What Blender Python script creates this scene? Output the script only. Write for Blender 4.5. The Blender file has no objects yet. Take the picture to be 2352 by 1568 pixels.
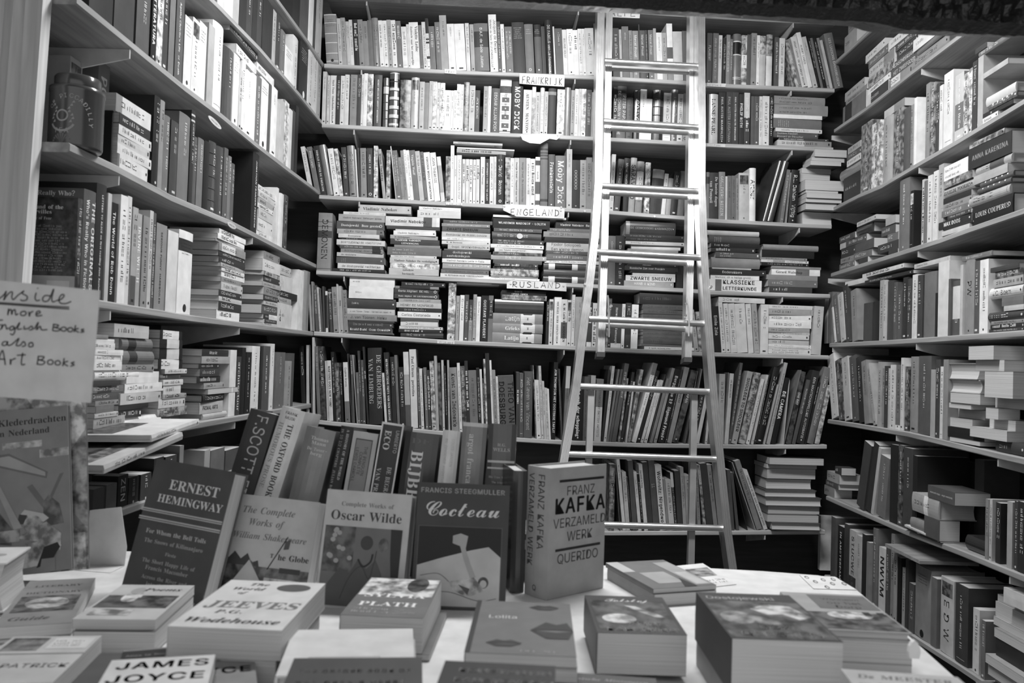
# Second-hand bookshop seen through its street window. Units are metres.
import bpy, math, random, os
from mathutils import Vector, Matrix
V = Vector
random.seed(11)
SC = bpy.context.scene
COL = SC.collection
PI = math.pi

# ------------------------------------------------------------------ camera
F, CX, CY = 1907.0, 1176.0, 784.0
YAW, PITCH, ROLL, SKEW = [math.radians(a) for a in (-0.976, 1.534, 1.832, 4.47)]
O = V((0, 0, 1.35))
_fw = V((math.sin(YAW)*math.cos(PITCH), math.cos(YAW)*math.cos(PITCH), math.sin(PITCH)))
_r = V((math.cos(YAW), -math.sin(YAW), 0))
_u = _r.cross(_fw)
CR = math.cos(ROLL)*_r + math.sin(ROLL)*_u
CU = -math.sin(ROLL)*_r + math.cos(ROLL)*_u
CF = _fw
cam = bpy.data.objects.new('camera', bpy.data.cameras.new('camera'))
COL.objects.link(cam)
cam.matrix_world = Matrix(((CR.x, CU.x, -CF.x, O.x), (CR.y, CU.y, -CF.y, O.y), (CR.z, CU.z, -CF.z, O.z), (0, 0, 0, 1)))
cam.data.sensor_width = 22.2
cam.data.lens = 22.2*F/2352
cam.data.clip_start = 0.02
cam.data.dof.use_dof = True
cam.data.dof.focus_distance = 3.35
cam.data.dof.aperture_fstop = 4.5
SC.camera = cam

def ray(u, v): return CR*((u-CX)/F) + CU*((CY-v)/F) + CF
def on_plane(u, v, p, n):
    d = ray(u, v)
    return O + d*((p-O).dot(n)/d.dot(n))
def on_z(u, v, z): return on_plane(u, v, V((0, 0, z)), V((0, 0, 1)))
def on_y(u, v, y): return on_plane(u, v, V((0, y, 0)), V((0, 1, 0)))
def px(p):
    q = p-O; c = q.dot(CF)
    return CX+F*q.dot(CR)/c, CY-F*q.dot(CU)/c
def solve_u(p0, e, u):            # distance along e from p0 at which the point shows in column u
    k = (u-CX)/F; q = p0-O
    return (k*q.dot(CF)-q.dot(CR))/(e.dot(CR)-k*e.dot(CF))
def solve_v(p0, e, v):
    k = (CY-v)/F; q = p0-O
    return (k*q.dot(CF)-q.dot(CU))/(e.dot(CU)-k*e.dot(CF))

# ------------------------------------------------------------------ materials
ALB = [.016, .03, .055, .095, .165, .26, .38, .52, .66, .80]
_mats = {}
def nt(name):
    m = bpy.data.materials.new(name); m.use_nodes = True
    b = m.node_tree.nodes['Principled BSDF']
    return m, m.node_tree, b
def grey(v): return (v, v, v, 1)
def M(tone, kind='c'):
    """kind: c cloth / matt cover, g glossy cover, p printed picture (mottled), i ink, w wood, k page edges, m metal"""
    key = (tone, kind)
    if key in _mats: return _mats[key]
    v = ALB[tone] if isinstance(tone, int) else tone
    m, t, b = nt('%s_%s' % ({'c': 'cover', 'g': 'glossy_cover', 'p': 'picture_print', 'i': 'ink'}.get(kind, kind), str(tone).replace('.', '_')))
    N, L = t.nodes, t.links
    b.inputs['Base Color'].default_value = grey(v)
    b.inputs['Roughness'].default_value = {'c': .5, 'g': .22, 'p': .32, 'i': .55}.get(kind, .5)
    b.inputs['Specular IOR Level'].default_value = {'c': .35, 'g': .6, 'p': .5, 'i': .3}.get(kind, .4)
    if kind in 'cgp':
        tc = N.new('ShaderNodeTexCoord'); oi = N.new('ShaderNodeObjectInfo')
        add = N.new('ShaderNodeVectorMath'); add.operation = 'ADD'
        L.new(tc.outputs['Object'], add.inputs[0]); L.new(oi.outputs['Location'], add.inputs[1])
        nz = N.new('ShaderNodeTexNoise'); nz.inputs['Scale'].default_value = 55 if kind == 'p' else 28
        nz.inputs['Detail'].default_value = 4
        L.new(add.outputs[0], nz.inputs['Vector'])
        r = N.new('ShaderNodeValToRGB')
        if kind == 'p':
            r.color_ramp.elements[0].position = .38; r.color_ramp.elements[1].position = .62
            r.color_ramp.elements[0].color = grey(max(.02, v*.35)); r.color_ramp.elements[1].color = grey(min(.85, v*1.5+.05))
        else:
            r.color_ramp.elements[0].position = .3; r.color_ramp.elements[1].position = .75
            r.color_ramp.elements[0].color = grey(v*.86); r.color_ramp.elements[1].color = grey(min(.88, v*1.08))
        L.new(nz.outputs['Fac'], r.inputs['Fac']); L.new(r.outputs['Color'], b.inputs['Base Color'])
    _mats[key] = m
    return m
def mat_pages(v=.56):
    key = ('pages', v)
    if key in _mats: return _mats[key]
    m, t, b = nt('page_edges'); N, L = t.nodes, t.links
    tc = N.new('ShaderNodeTexCoord'); mp = N.new('ShaderNodeMapping')
    mp.inputs['Scale'].default_value = (1500, 4, 4)
    nz = N.new('ShaderNodeTexNoise'); nz.inputs['Scale'].default_value = 1; nz.inputs['Detail'].default_value = 2
    r = N.new('ShaderNodeValToRGB')
    r.color_ramp.elements[0].position = .3; r.color_ramp.elements[1].position = .7
    r.color_ramp.elements[0].color = grey(v*.72); r.color_ramp.elements[1].color = grey(v*1.12)
    L.new(tc.outputs['Object'], mp.inputs['Vector']); L.new(mp.outputs[0], nz.inputs['Vector'])
    L.new(nz.outputs['Fac'], r.inputs['Fac']); L.new(r.outputs['Color'], b.inputs['Base Color'])
    b.inputs['Roughness'].default_value = .8; b.inputs['Specular IOR Level'].default_value = .15
    _mats[key] = m; return m
def mat_wood(v=.2, sc=(2, 40, 40), rough=.5, key='wood'):
    key = (key, v)
    if key in _mats: return _mats[key]
    m, t, b = nt('painted_wood'); N, L = t.nodes, t.links
    tc = N.new('ShaderNodeTexCoord'); mp = N.new('ShaderNodeMapping'); mp.inputs['Scale'].default_value = sc
    nz = N.new('ShaderNodeTexNoise'); nz.inputs['Scale'].default_value = 1.6; nz.inputs['Detail'].default_value = 6; nz.inputs['Distortion'].default_value = .6
    r = N.new('ShaderNodeValToRGB')
    r.color_ramp.elements[0].position = .3; r.color_ramp.elements[1].position = .72
    r.color_ramp.elements[0].color = grey(v*.72); r.color_ramp.elements[1].color = grey(v*1.2)
    L.new(tc.outputs['Object'], mp.inputs['Vector']); L.new(mp.outputs[0], nz.inputs['Vector'])
    L.new(nz.outputs['Fac'], r.inputs['Fac']); L.new(r.outputs['Color'], b.inputs['Base Color'])
    b.inputs['Roughness'].default_value = rough
    _mats[key] = m; return m
def mat_metal(v=.75, rough=.28):
    key = ('metal', v, rough)
    if key in _mats: return _mats[key]
    m, t, b = nt('brushed_aluminium'); N, L = t.nodes, t.links
    b.inputs['Metallic'].default_value = .9
    tc = N.new('ShaderNodeTexCoord'); nz = N.new('ShaderNodeTexNoise'); nz.inputs['Scale'].default_value = 30; nz.inputs['Detail'].default_value = 5
    L.new(tc.outputs['Object'], nz.inputs['Vector'])
    r = N.new('ShaderNodeMapRange'); r.inputs['To Min'].default_value = rough*.8; r.inputs['To Max'].default_value = rough*1.3
    L.new(nz.outputs['Fac'], r.inputs['Value']); L.new(r.outputs[0], b.inputs['Roughness'])
    b.inputs['Base Color'].default_value = grey(v)
    _mats[key] = m; return m

# ------------------------------------------------------------------ mesh building
class MB:
    def __init__(s): s.v = []; s.f = []; s.m = []; s.mats = []
    def slot(s, mat):
        if mat not in s.mats: s.mats.append(mat)
        return s.mats.index(mat)
    def poly(s, pts, mat):
        i = len(s.v); s.v.extend(tuple(p) for p in pts); s.f.append(tuple(range(i, i+len(pts)))); s.m.append(s.slot(mat))
    def faces(s, vs, fs, mat):
        i = len(s.v); k = s.slot(mat); s.v.extend(tuple(p) for p in vs)
        for f in fs: s.f.append(tuple(i+a for a in f)); s.m.append(k)
    def box(s, lo, hi, mat, X=None):
        c = [V((x, y, z)) for x in (lo[0], hi[0]) for y in (lo[1], hi[1]) for z in (lo[2], hi[2])]
        if X: c = [X @ p for p in c]
        s.faces(c, [(0, 1, 3, 2), (4, 6, 7, 5), (0, 4, 5, 1), (2, 3, 7, 6), (0, 2, 6, 4), (1, 5, 7, 3)], mat)
    def hexa(s, a, b, mat):           # two quads a (4 points) and b (4 points)
        s.faces(list(a)+list(b), [(3, 2, 1, 0), (4, 5, 6, 7), (0, 1, 5, 4), (1, 2, 6, 5), (2, 3, 7, 6), (3, 0, 4, 7)], mat)
    def tube(s, path, r, mat, n=12, caps=True):
        rings = []
        for i, p in enumerate(path):
            a = path[max(0, i-1)]; b = path[min(len(path)-1, i+1)]
            t = (b-a).normalized(); x = t.orthogonal().normalized(); y = t.cross(x)
            rr = r[i] if isinstance(r, (list, tuple)) else r
            rings.append([p+(x*math.cos(2*PI*k/n)+y*math.sin(2*PI*k/n))*rr for k in range(n)])
            if i:      # keep rings aligned
                prev = rings[i-1]; best = min(range(n), key=lambda o: sum((rings[i][(k+o) % n]-prev[k]).length for k in range(n)))
                rings[i] = [rings[i][(k+best) % n] for k in range(n)]
        vs = [q for ring in rings for q in ring]
        fs = [(i*n+k, i*n+(k+1) % n, (i+1)*n+(k+1) % n, (i+1)*n+k) for i in range(len(rings)-1) for k in range(n)]
        if caps: fs += [tuple(range(n))[::-1], tuple((len(rings)-1)*n+k for k in range(n))]
        s.faces(vs, fs, mat)
    def lathe(s, prof, mat, n=40, X=None):
        vs = [V((r*math.cos(2*PI*k/n), r*math.sin(2*PI*k/n), z)) for r, z in prof for k in range(n)]
        if X: vs = [X @ p for p in vs]
        fs = [(i*n+k, i*n+(k+1) % n, (i+1)*n+(k+1) % n, (i+1)*n+k) for i in range(len(prof)-1) for k in range(n)]
        s.faces(vs, fs, mat)
    def build(s, name, parent=None, X=None, smooth=False):
        me = bpy.data.meshes.new(name); me.from_pydata(s.v, [], s.f)
        for m in s.mats: me.materials.append(m)
        me.polygons.foreach_set('material_index', s.m)
        if smooth: me.polygons.foreach_set('use_smooth', [True]*len(s.f))
        me.update()
        o = bpy.data.objects.new(name, me); COL.objects.link(o)
        if parent: o.parent = parent
        if X is not None: o.matrix_world = X if not parent else X
        return o
def tag(o, label, cat, group=None, kind=None):
    if label: o['label'] = label
    if cat: o['category'] = cat
    if group: o['group'] = group
    if kind: o['kind'] = kind
    return o
def empty(name, loc, label, cat, group=None, X=None):
    o = bpy.data.objects.new(name, None); COL.objects.link(o); o.empty_display_size = .05
    if X is not None: o.matrix_world = X
    else: o.location = loc
    return tag(o, label, cat, group)
def part(mb, name, parent, label=None, smooth=False):   # mb in the parent's own coordinates
    o = mb.build(name, None, None, smooth); o.parent = parent
    if label: o['label'] = label
    return o
def frame(o, x, y, z):
    return Matrix(((x.x, y.x, z.x, o.x), (x.y, y.y, z.y, o.y), (x.z, y.z, z.z, o.z), (0, 0, 0, 1)))

# ------------------------------------------------------------------ lettering
def _load(fn):
    try: return bpy.data.fonts.load(os.path.join(bpy.utils.system_resource('DATAFILES'), 'fonts', fn))
    except Exception: return None
_inter, _math = _load('Inter.woff2'), _load('NotoSansMath-Regular.woff2')
def _conv(c, base_up, base_lo):
    if 'A' <= c <= 'Z': return chr(base_up+ord(c)-65)
    if 'a' <= c <= 'z': return chr(base_lo+ord(c)-97)
    return c
_STYLE = {'S': (_inter, 0, None), 'B': (_inter, 0, None), 'R': (_math, 0, (0x1D400, 0x1D41A)), 'I': (_math, 0, (0x1D468, 0x1D482)), 'C': (_math, 0, (0x1D4D0, 0x1D4EA))}
_CHARS = "ABCDEFGHIJKLMNOPQRSTUVWXYZabcdefghijklmnopqrstuvwxyz0123456789.,:;-_/&!?'()éèçàëïöÓ"
GL = {}
def _make_glyphs():
    obs = []
    for st, (font, off, conv) in _STYLE.items():
        for c in _CHARS:
            cc = c; f = font
            if conv and c.isalpha() and c.isascii() and font: cc = _conv(c, *conv)
            elif conv: f = _inter
            for rep in (1, 2):
                cu = bpy.data.curves.new('glyph', 'FONT'); cu.body = cc*rep; cu.resolution_u = 3
                if f: cu.font = f
                cu.offset = off
                ob = bpy.data.objects.new('glyph', cu); COL.objects.link(ob); obs.append((st, c, rep, ob, cu))
    dg = bpy.context.evaluated_depsgraph_get()
    tmp = {}
    for st, c, rep, ob, cu in obs:
        e = ob.evaluated_get(dg); me = e.to_mesh()
        vs = [(v.co.x, v.co.y) for v in me.vertices]; fs = [tuple(p.vertices) for p in me.polygons]
        e.to_mesh_clear(); tmp[(st, c, rep)] = (vs, fs)
    for st in _STYLE:
        for c in _CHARS:
            v1, f1 = tmp[(st, c, 1)]; v2, _ = tmp[(st, c, 2)]
            adv = (max(p[0] for p in v2)-max(p[0] for p in v1)) if v1 and v2 else .3
            GL[(st, c)] = (v1, f1, adv)
    for st, c, rep, ob, cu in obs:
        bpy.data.objects.remove(ob); bpy.data.curves.remove(cu)
_make_glyphs()
def text2d(s, st='S', size=1.0, track=0.0):
    """(list of (verts, faces), width) on the baseline from x=0."""
    x, out = 0.0, []
    for c in s:
        g = GL.get((st, c))
        if g is None: x += .26; continue
        if st == 'B':                   # heavier weight: the outline laid down several times
            for dx, dy in ((0, 0), (.022, 0), (.044, 0), (.022, .014), (.022, -.014)): out.append(([(a+x+dx, b+dy) for a, b in g[0]], g[1]))
            x += g[2]+.05+track; continue
        out.append(([(a+x, b) for a, b in g[0]], g[1])); x += g[2]+track
    return [([(a*size, b*size) for a, b in vs], fs) for vs, fs in out], x*size
def dash2d(width, size, rnd, bold=False):
    """Print too small to read: letter-sized marks in words."""
    out, x = [], 0.0
    while x < width:
        for _ in range(rnd.randint(3, 8)):
            w = size*rnd.choice((.28, .36, .42, .5)); hh = size*rnd.choice((.36, .36, .52)); g = size*.1
            sw = size*(.13 if bold else .08)
            k = rnd.random()
            if k < .5: out.append([(x, 0), (x+sw, 0), (x+sw, hh), (x, hh)]); out.append([(x+w-sw, 0), (x+w, 0), (x+w, hh), (x+w-sw, hh)])
            elif k < .8: out.append([(x, 0), (x+w, 0), (x+w, sw), (x, sw)]); out.append([(x, hh-sw), (x+w, hh-sw), (x+w, hh), (x, hh)])
            else: out.append([(x, 0), (x+sw*1.3, 0), (x+sw*1.3, hh), (x, hh)])
            x += w+g
            if x > width: break
        x += size*.35
    return [(q, [(0, 1, 2, 3)]) for q in out], x
# ------------------------------------------------------------------ books
def spine_y(a, t, bulge):           # depth of the spine surface at a (-1..1 across)
    return bulge*a*a
def build_cover(t, h, d, hard, bulge, tone, kind, bands):
    mb = MB(); main = M(tone, kind)
    c = min(.0024 if hard else .0005, t*.2)
    n = 6 if bulge > .002 else 2
    out = [(-t/2, d), (-t/2, bulge+.0005)]
    sp = [((-1+2*k/n)*t/2, spine_y(-1+2*k/n, t, bulge)) for k in range(n+1)]
    out = [(-t/2, d)]+sp+[(t/2, d)]
    if bulge < .002: pass
    inn = [(t/2-c, d), (t/2-c, bulge+c), (-t/2+c, bulge+c), (-t/2+c, d)]
    zs = sorted({0.0, h} | {h*(1-a) for a, b, _ in bands} | {h*(1-b) for a, b, _ in bands})
    zs = [z for i, z in enumerate(zs) if i == 0 or z-zs[i-1] > 1e-5]
    nz = len(zs); i0 = len(mb.v)
    vs = [(x, y, z) for x, y in out for z in zs]
    mb.v.extend(vs)
    for i in range(len(out)-1):
        for j in range(nz-1):
            mat = main
            if 1 <= i <= n:
                zc = 1-(zs[j]+zs[j+1])/2/h
                for a, b, tn in bands:
                    if a <= zc <= b: mat = M(tn, 'g' if kind == 'g' else 'c')
            mb.f.append((i0+i*nz+j, i0+(i+1)*nz+j, i0+(i+1)*nz+j+1, i0+i*nz+j+1)); mb.m.append(mb.slot(mat))
    for i in range(3):
        (x0, y0), (x1, y1) = inn[i], inn[i+1]
        mb.poly([(x0, y0, 0), (x1, y1, 0), (x1, y1, h), (x0, y0, h)], main)
    lp = out+inn
    mb.poly([(x, y, 0) for x, y in reversed(lp)], main)
    mb.poly([(x, y, h) for x, y in lp], main)
    for (x0, x1) in ((-t/2+c, -t/2), (t/2, t/2-c)):
        mb.poly([(x0, d, 0), (x1, d, 0), (x1, d, h), (x0, d, h)], main)
    return mb, c
def build_pages(t, h, d, c, bulge, hard):
    mb = MB(); ov = .003 if hard else .0003; m = mat_pages()
    x0, x1, y0, y1 = -t/2+c+.0001, t/2-c-.0001, bulge+c+.0003, d-ov
    z0, z1 = ov, h-ov
    if hard:                           # hollow fore-edge
        k = min(.006, (x1-x0)*.18)
        pts = [(x0, y0), (x0, y1)]+[(x0+(x1-x0)*i/4, y1-k*math.sin(PI*i/4)) for i in range(1, 4)]+[(x1, y1), (x1, y0)]
    else: pts = [(x0, y0), (x0, y1), (x1, y1), (x1, y0)]
    n = len(pts)
    vs = [(x, y, z) for z in (z0, z1) for x, y in pts]
    mb.faces(vs, [tuple(range(n)), tuple(range(2*n-1, n-1, -1))]+[(i+n, (i+1) % n+n, (i+1) % n, i) for i in range(n)], m)
    return mb
def spine_print(t, h, bulge, tone, fl, text, bands, rnd):
    """Lettering and small marks on a spine, as one mesh of flat pieces."""
    mb = MB()
    inkt = fl.get('c'); dark = 1 if tone >= 6 else 0
    if inkt is None: inkt = dark if tone >= 5 else (8 if tone <= 2 else 8)
    ink = M(inkt, 'i'); eps = .00025
    def y_at(x): return spine_y(2*x/t, t, bulge)-eps
    def put(pieces, fn, mat):
        for vs, fs in pieces: mb.faces([fn(a, b) for a, b in vs], fs, mat)
    def run_down(u0, v0):               # text reading from head to foot
        return lambda a, b: (v0+b, y_at(v0+b), h-(u0+a))
    def across(x0, z0): return lambda a, b: (x0+a, y_at(x0+a), z0+b)
    def rect(x0, z0, x1, z1, mat, e=0.0):
        n = 4
        for k in range(n):
            a, b = x0+(x1-x0)*k/n, x0+(x1-x0)*(k+1)/n
            mb.poly([(a, y_at(a)-e, z0), (b, y_at(b)-e, z0), (b, y_at(b)-e, z1), (a, y_at(a)-e, z1)], mat)
    def disc(x, z, r, mat, e=0.0):
        mb.poly([(x+r*math.cos(2*PI*k/14), y_at(x)-e-.0001, z+r*math.sin(2*PI*k/14)) for k in range(14)], mat)
    if 'f' in fl:
        rect(-t*.4, h*.76, t*.4, h*.95, M(3 if tone > 5 else 6, 'p'))
    if 'w' in fl:                       # raised cords across the spine
        for k in range(1, 6):
            z = h*k/6
            for s in range(6):
                a, b = -1+2*s/6, -1+2*(s+1)/6
                ya, yb = spine_y(a, t, bulge), spine_y(b, t, bulge)
                mm = M(max(0, tone), 'g')
                p = [(a*t/2, ya, z-.002), (b*t/2, yb, z-.002), (b*t/2, yb-.0016, z), (a*t/2, ya-.0016, z), (a*t/2, ya, z+.002), (b*t/2, yb, z+.002)]
                mb.faces(p, [(0, 1, 2, 3), (3, 2, 5, 4)], mm)
    if 'Q' in fl:
        for k, zc in enumerate((.62, .46, .30, .14)):
            rect(-t*.33, h*(zc-.045), t*.33, h*(zc+.045), M(3)); disc(0, h*zc, t*.06, M(9), .0002)
            rect(-t*.42, h*(zc+.075), t*.42, h*(zc+.079), M(5)); rect(-t*.42, h*(zc-.075), t*.42, h*(zc-.071), M(5))
    if 'D' in fl:                       # pale panel with two black triangles
        rect(-t*.49, h*.16, t*.49, h*.44, M(8))
        def tri(p): mb.poly([(x, y_at(x)-.0003, h*z) for x, z in p], M(1))
        tri([(t*.49, .40), (0, .30), (t*.49, .20)]); tri([(-t*.49, .20), (0, .30), (-t*.49, .40)])
    if 'I' in fl: mb.poly([(t*.36*math.cos(2*PI*k/18), y_at(0)-.0003, h*.44+h*.06*math.sin(2*PI*k/18)) for k in range(18)], M(8))
    if 'i' in fl:
        r = min(t*.3, .006)
        disc(0, h*.07, r, ink)
        disc(0, h*.07, r*.65, M(tone), .0002)
    if 'n' in fl and not text: return mb if mb.f else None
    if 'm' in fl and not text:
        z = h*.88
        for k in range(rnd.randint(3, 6)):
            w = t*rnd.uniform(.45, .75); s = min(t*.2, .007)
            pc, ww = dash2d(w, s, rnd); put(pc, across(-min(ww, t*.9)/2, z), ink) if ww < t*.95 else None
            z -= s*1.25
        if 'c' in fl or rnd.random() < .5: disc(0, h*.07, t*.12, ink)
        return mb if mb.f else None
    if text:
        lines = text.split('/') if ('t' in fl or 'Z' in fl or '/' in text) else [text]
        st = 'R' if ('R' in fl or ('T' not in fl and 'B' not in fl and rnd.random() < .35)) else ('B' if ('B' in fl or 'T' in fl) else 'S')
        n = len(lines)
        cap = t*(.66 if 'T' in fl or 'Z' in fl else .5 if 'B' in fl else .42) if n == 1 else t*.34
        cap = min(cap, .03); size = cap/.5
        u0 = h*.09
        if 'D' in fl: u0 = h*.1
        if 'Z' in fl and n == 2: u0 = h*.25
        for k, ln in enumerate(lines):
            pc, w = text2d(ln, st, size)
            room = h*(.45 if 'D' in fl else .66 if 'Z' in fl else .84)
            sz = size
            if w > room: sz = size*room/w; pc, w = text2d(ln, st, sz)
            cp = sz*.5
            if n == 1: v0 = -cp/2
            else: v0 = (t*.12 if k == 0 else -t*.12-cp) if True else 0
            uu = u0 if len(ln) > 12 else max(u0, (h-w)*.35)
            put(pc, run_down(uu, v0), ink)
        if not set('QDZT') & set(fl) and h > .12 and rnd.random() < .4: disc(0, h*.05, min(t*.2, .003), ink)
    else:
        s = t*(.62 if 'T' in fl or 'B' in fl else .42)/.5
        s = min(s, .022)
        if 's' in fl: s *= .6
        bold = 'B' in fl or 'T' in fl
        L = h*rnd.uniform(.3, .75) if 's' not in fl else h*rnd.uniform(.12, .3)
        if 't' in fl:
            for v in (t*.1, -t*.32): pc, w = dash2d(L*rnd.uniform(.7, 1), s*.6, rnd); put(pc, run_down(h*.1, v), ink)
        else:
            pc, w = dash2d(L, s, rnd, bold); put(pc, run_down(h*rnd.uniform(.07, .15), -s*.18), ink)
        q = rnd.random()
        if q < .2: rect(-t*.2, h*.035, t*.2, h*.035+min(t*.3, .006), ink)
        elif q < .5: disc(0, h*.05, min(t*.2, .0035), ink)
        elif q < .6: rect(-t*.3, h*.06, t*.3, h*.064, ink)
    return mb if mb.f else None

BOOKS = []                    # every book with what is needed to describe it
def make_book(X, t, h, d, tone, fl, text, bands, rnd, kind, rec=None, label=None, cat='book', group=None, lettering=True):
    hard = 'h' in fl
    bulge = (min(t*.2, .007) if 'r' in fl else min(t*.1, .003)) if hard or 'r' in fl else .0004
    ck = 'g' if ('r' in fl or 'g' in fl) else 'p' if 'p' in fl else 'c'
    mb, c = build_cover(t, h, d, hard, bulge, tone, ck, bands)
    o = mb.build(kind); o.matrix_world = X
    part(build_pages(t, h, d, c, bulge, hard), 'page_block', o)
    if lettering:
        sp = spine_print(t, h, bulge, tone, fl, text, bands, rnd)
        if sp: part(sp, 'spine_lettering', o)
    o['category'] = cat
    if group: o['group'] = group
    if label: o['label'] = label
    if rec is not None: rec['o'] = o; rec.update(t=t, h=h, tone=tone, fl=fl, bands=bands, kind=kind); BOOKS.append(rec)
    return o
def parse_flags(s):
    fl, bands, i = {}, [], 0
    num = '0123456789.-'
    while i < len(s):
        ch = s[i]; i += 1
        if ch == 'b' or (ch in 'lc'):
            j = i
            if ch == 'b' and (j >= len(s) or s[j] not in num): fl['b'] = 1; continue
            while j < len(s) and s[j] in num: j += 1
            if ch == 'l': fl['l'] = float(s[i:j]); i = j
            elif ch == 'c': fl['c'] = int(s[i]); i += 1
            else:
                a, b = s[i:j].split('-'); bands.append((float(a), float(b), int(s[j+1]))); i = j+2
        else: fl[ch] = 1
    return fl, bands

# ------------------------------------------------------------------ the three shelf walls
bd = V((math.cos(SKEW), math.sin(SKEW), 0)); nb = V((-math.sin(SKEW), math.cos(SKEW), 0)); UP = V((0, 0, 1))
YB = 3.53
PB = V((0, YB, O.z))
cl = on_plane(719, 760, PB, nb); cr = on_plane(1906, 800, PB, nb)
LX, RX = cl.x, cr.x
WALL = {'B': (PB, bd, nb), 'L': (V((LX, 0, O.z)), V((0, 1, 0)), V((-1, 0, 0))), 'R': (V((RX, 4, O.z)), V((0, -1, 0)), V((1, 0, 0)))}
EDGE = {   # top front edge of every shelf board, points taken along it
 'B0': [(850, -9), (1060, 3), (1374, 14.5), (1579, 29), (1774, 40), (1916, 46)],
 'B1': [(720, 144), (1052, 161), (1374, 173), (1578, 185), (1624, 190), (1930, 203)],
 'B2': [(718, 282), (890, 291), (1055, 300), (1362, 313), (1579, 324.5), (1623, 328), (1937, 339)],
 'B3': [(715, 446), (1025, 463), (1364, 480), (1575, 496), (1623, 501), (1838, 513), (1930, 517)],
 'B4': [(715, 620), (1030, 636), (1395, 654), (1574, 662), (1632, 667), (1900, 675)],
 'B5': [(710, 760), (1030, 780.5), (1325, 794.5), (1464, 801), (1641, 809), (1908, 816)],
 'B6': [(715, 962), (765, 968), (1191, 1005), (1290, 1011), (1484, 1018), (1720, 1021), (1903, 1021)],
 'B7': [(720, 1212), (1398, 1220), (1664, 1219), (1900, 1217)],
 'L0': [(560, -120), (642, 0), (706, 88)],
 'L1': [(330, -160), (500, 5), (598, 107), (690, 214), (722, 255)],
 'LA': [(120, -60), (199, 7), (330, 116), (428, 197), (511, 260), (589, 326), (663, 384), (716, 424)],
 'LB': [(110, 303), (270, 379), (395, 447), (532, 506), (594, 538), (670, 579), (718, 602)],
 'LC': [(100, 668), (229, 688), (438, 723), (716, 761)],
 'LD': [(100, 1034), (291, 999), (423, 974), (561, 952), (717, 926)],
 'LE': [(100, 1238), (281, 1168), (500, 1092), (717, 1014)],
 'R0': [(1912, 145), (2014, 50), (2150, -90)],
 'RA': [(1910, 300), (1990, 244), (2094, 161), (2181, 94), (2330, -20)],
 'RB': [(1910, 477), (1972, 445), (2025, 422), (2103, 375), (2199, 319), (2380, 208)],
 'RC': [(1908, 627), (2059, 579), (2160, 546), (2226, 521), (2400, 460)],
 'RD': [(1900, 788), (2033, 781), (2148, 773), (2266, 764), (2400, 754)],
 'RE': [(1905, 963), (1961, 971), (2084, 991), (2180, 1013), (2293, 1039), (2400, 1062)],
 'RF': [(1909, 1143), (1925, 1150), (2080, 1216), (2205, 1262), (2400, 1340)],
}
SH = {}
for k, pts in EDGE.items():
    p0, e1, e2 = WALL[k[0]]
    SH[k] = []
    for u, v in pts:
        P = on_plane(u, v, p0, e2); SH[k].append(((P-p0).dot(e1), P.z))
SH['RG'] = [(s, z-.34) for s, z in SH['RF']]
def shelf_z(k, s):
    a = SH[k]
    if s <= a[0][0]: return a[0][1]
    for (s0, z0), (s1, z1) in zip(a, a[1:]):
        if s <= s1: return z0+(z1-z0)*(s-s0)/(s1-s0)
    return a[-1][1]
DEPTH = {'B': .235, 'L': .25, 'R': .245}
INSET = .006
def wall_frame(w):
    p0, e1, e2 = WALL[w]; return p0+e2*INSET, e1, e2
def bookkind(h, t, fl, art, hard):
    if art: return 'art_book'
    if hard: return 'hardback_book'
    return 'pocket_book' if h < .204 else 'paperback_book'

def run_rows(data):
    seg = None; rows = {}
    for line in data.strip().split('\n'):
        if not line.strip(): continue
        if line[0] == '@':
            p = line[1:].split()
            seg = dict(t=p[0], row=p[1], x0=float(p[2]), y0=float(p[3]), k=float(p[4]), lean=0.0, art=False, xt=False, items=[])
            for q in p[5:]:
                if q.startswith('lean='): seg['lean'] = float(q[5:])
                elif q == 'xt': seg['xt'] = True
                elif q.startswith('in='): seg['in'] = float(q[3:])
                elif q == 'kind=a': seg['art'] = True
            rows.setdefault(p[1], []).append(seg); continue
        text = anchor = None
        if '|' in line: line, text = line.split('|', 1); text = text.strip() or None
        if '#' in line: line, anchor = line.split('#', 1); anchor = anchor.strip() or None
        p = line.split()
        n = 4 if seg['t'] in 'RS' else 5
        nums = [float(q) for q in p[:n-1]]; tone = int(p[n-1])
        fl, bands = parse_flags(p[n] if len(p) > n else '')
        seg['items'].append((nums, tone, fl, bands, text, anchor))
    for row, segs in rows.items():
        tops = []
        for g in sorted((g for g in segs if g['t'] == 'R'), key=lambda g: g['x0']): place_upright(row, g, tops)
        for i, g in enumerate(g for g in segs if g['t'] == 'S'): place_pile(row, g, i)
        for g in (g for g in segs if g['t'] == 'T'): place_across(row, g, tops)

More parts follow.
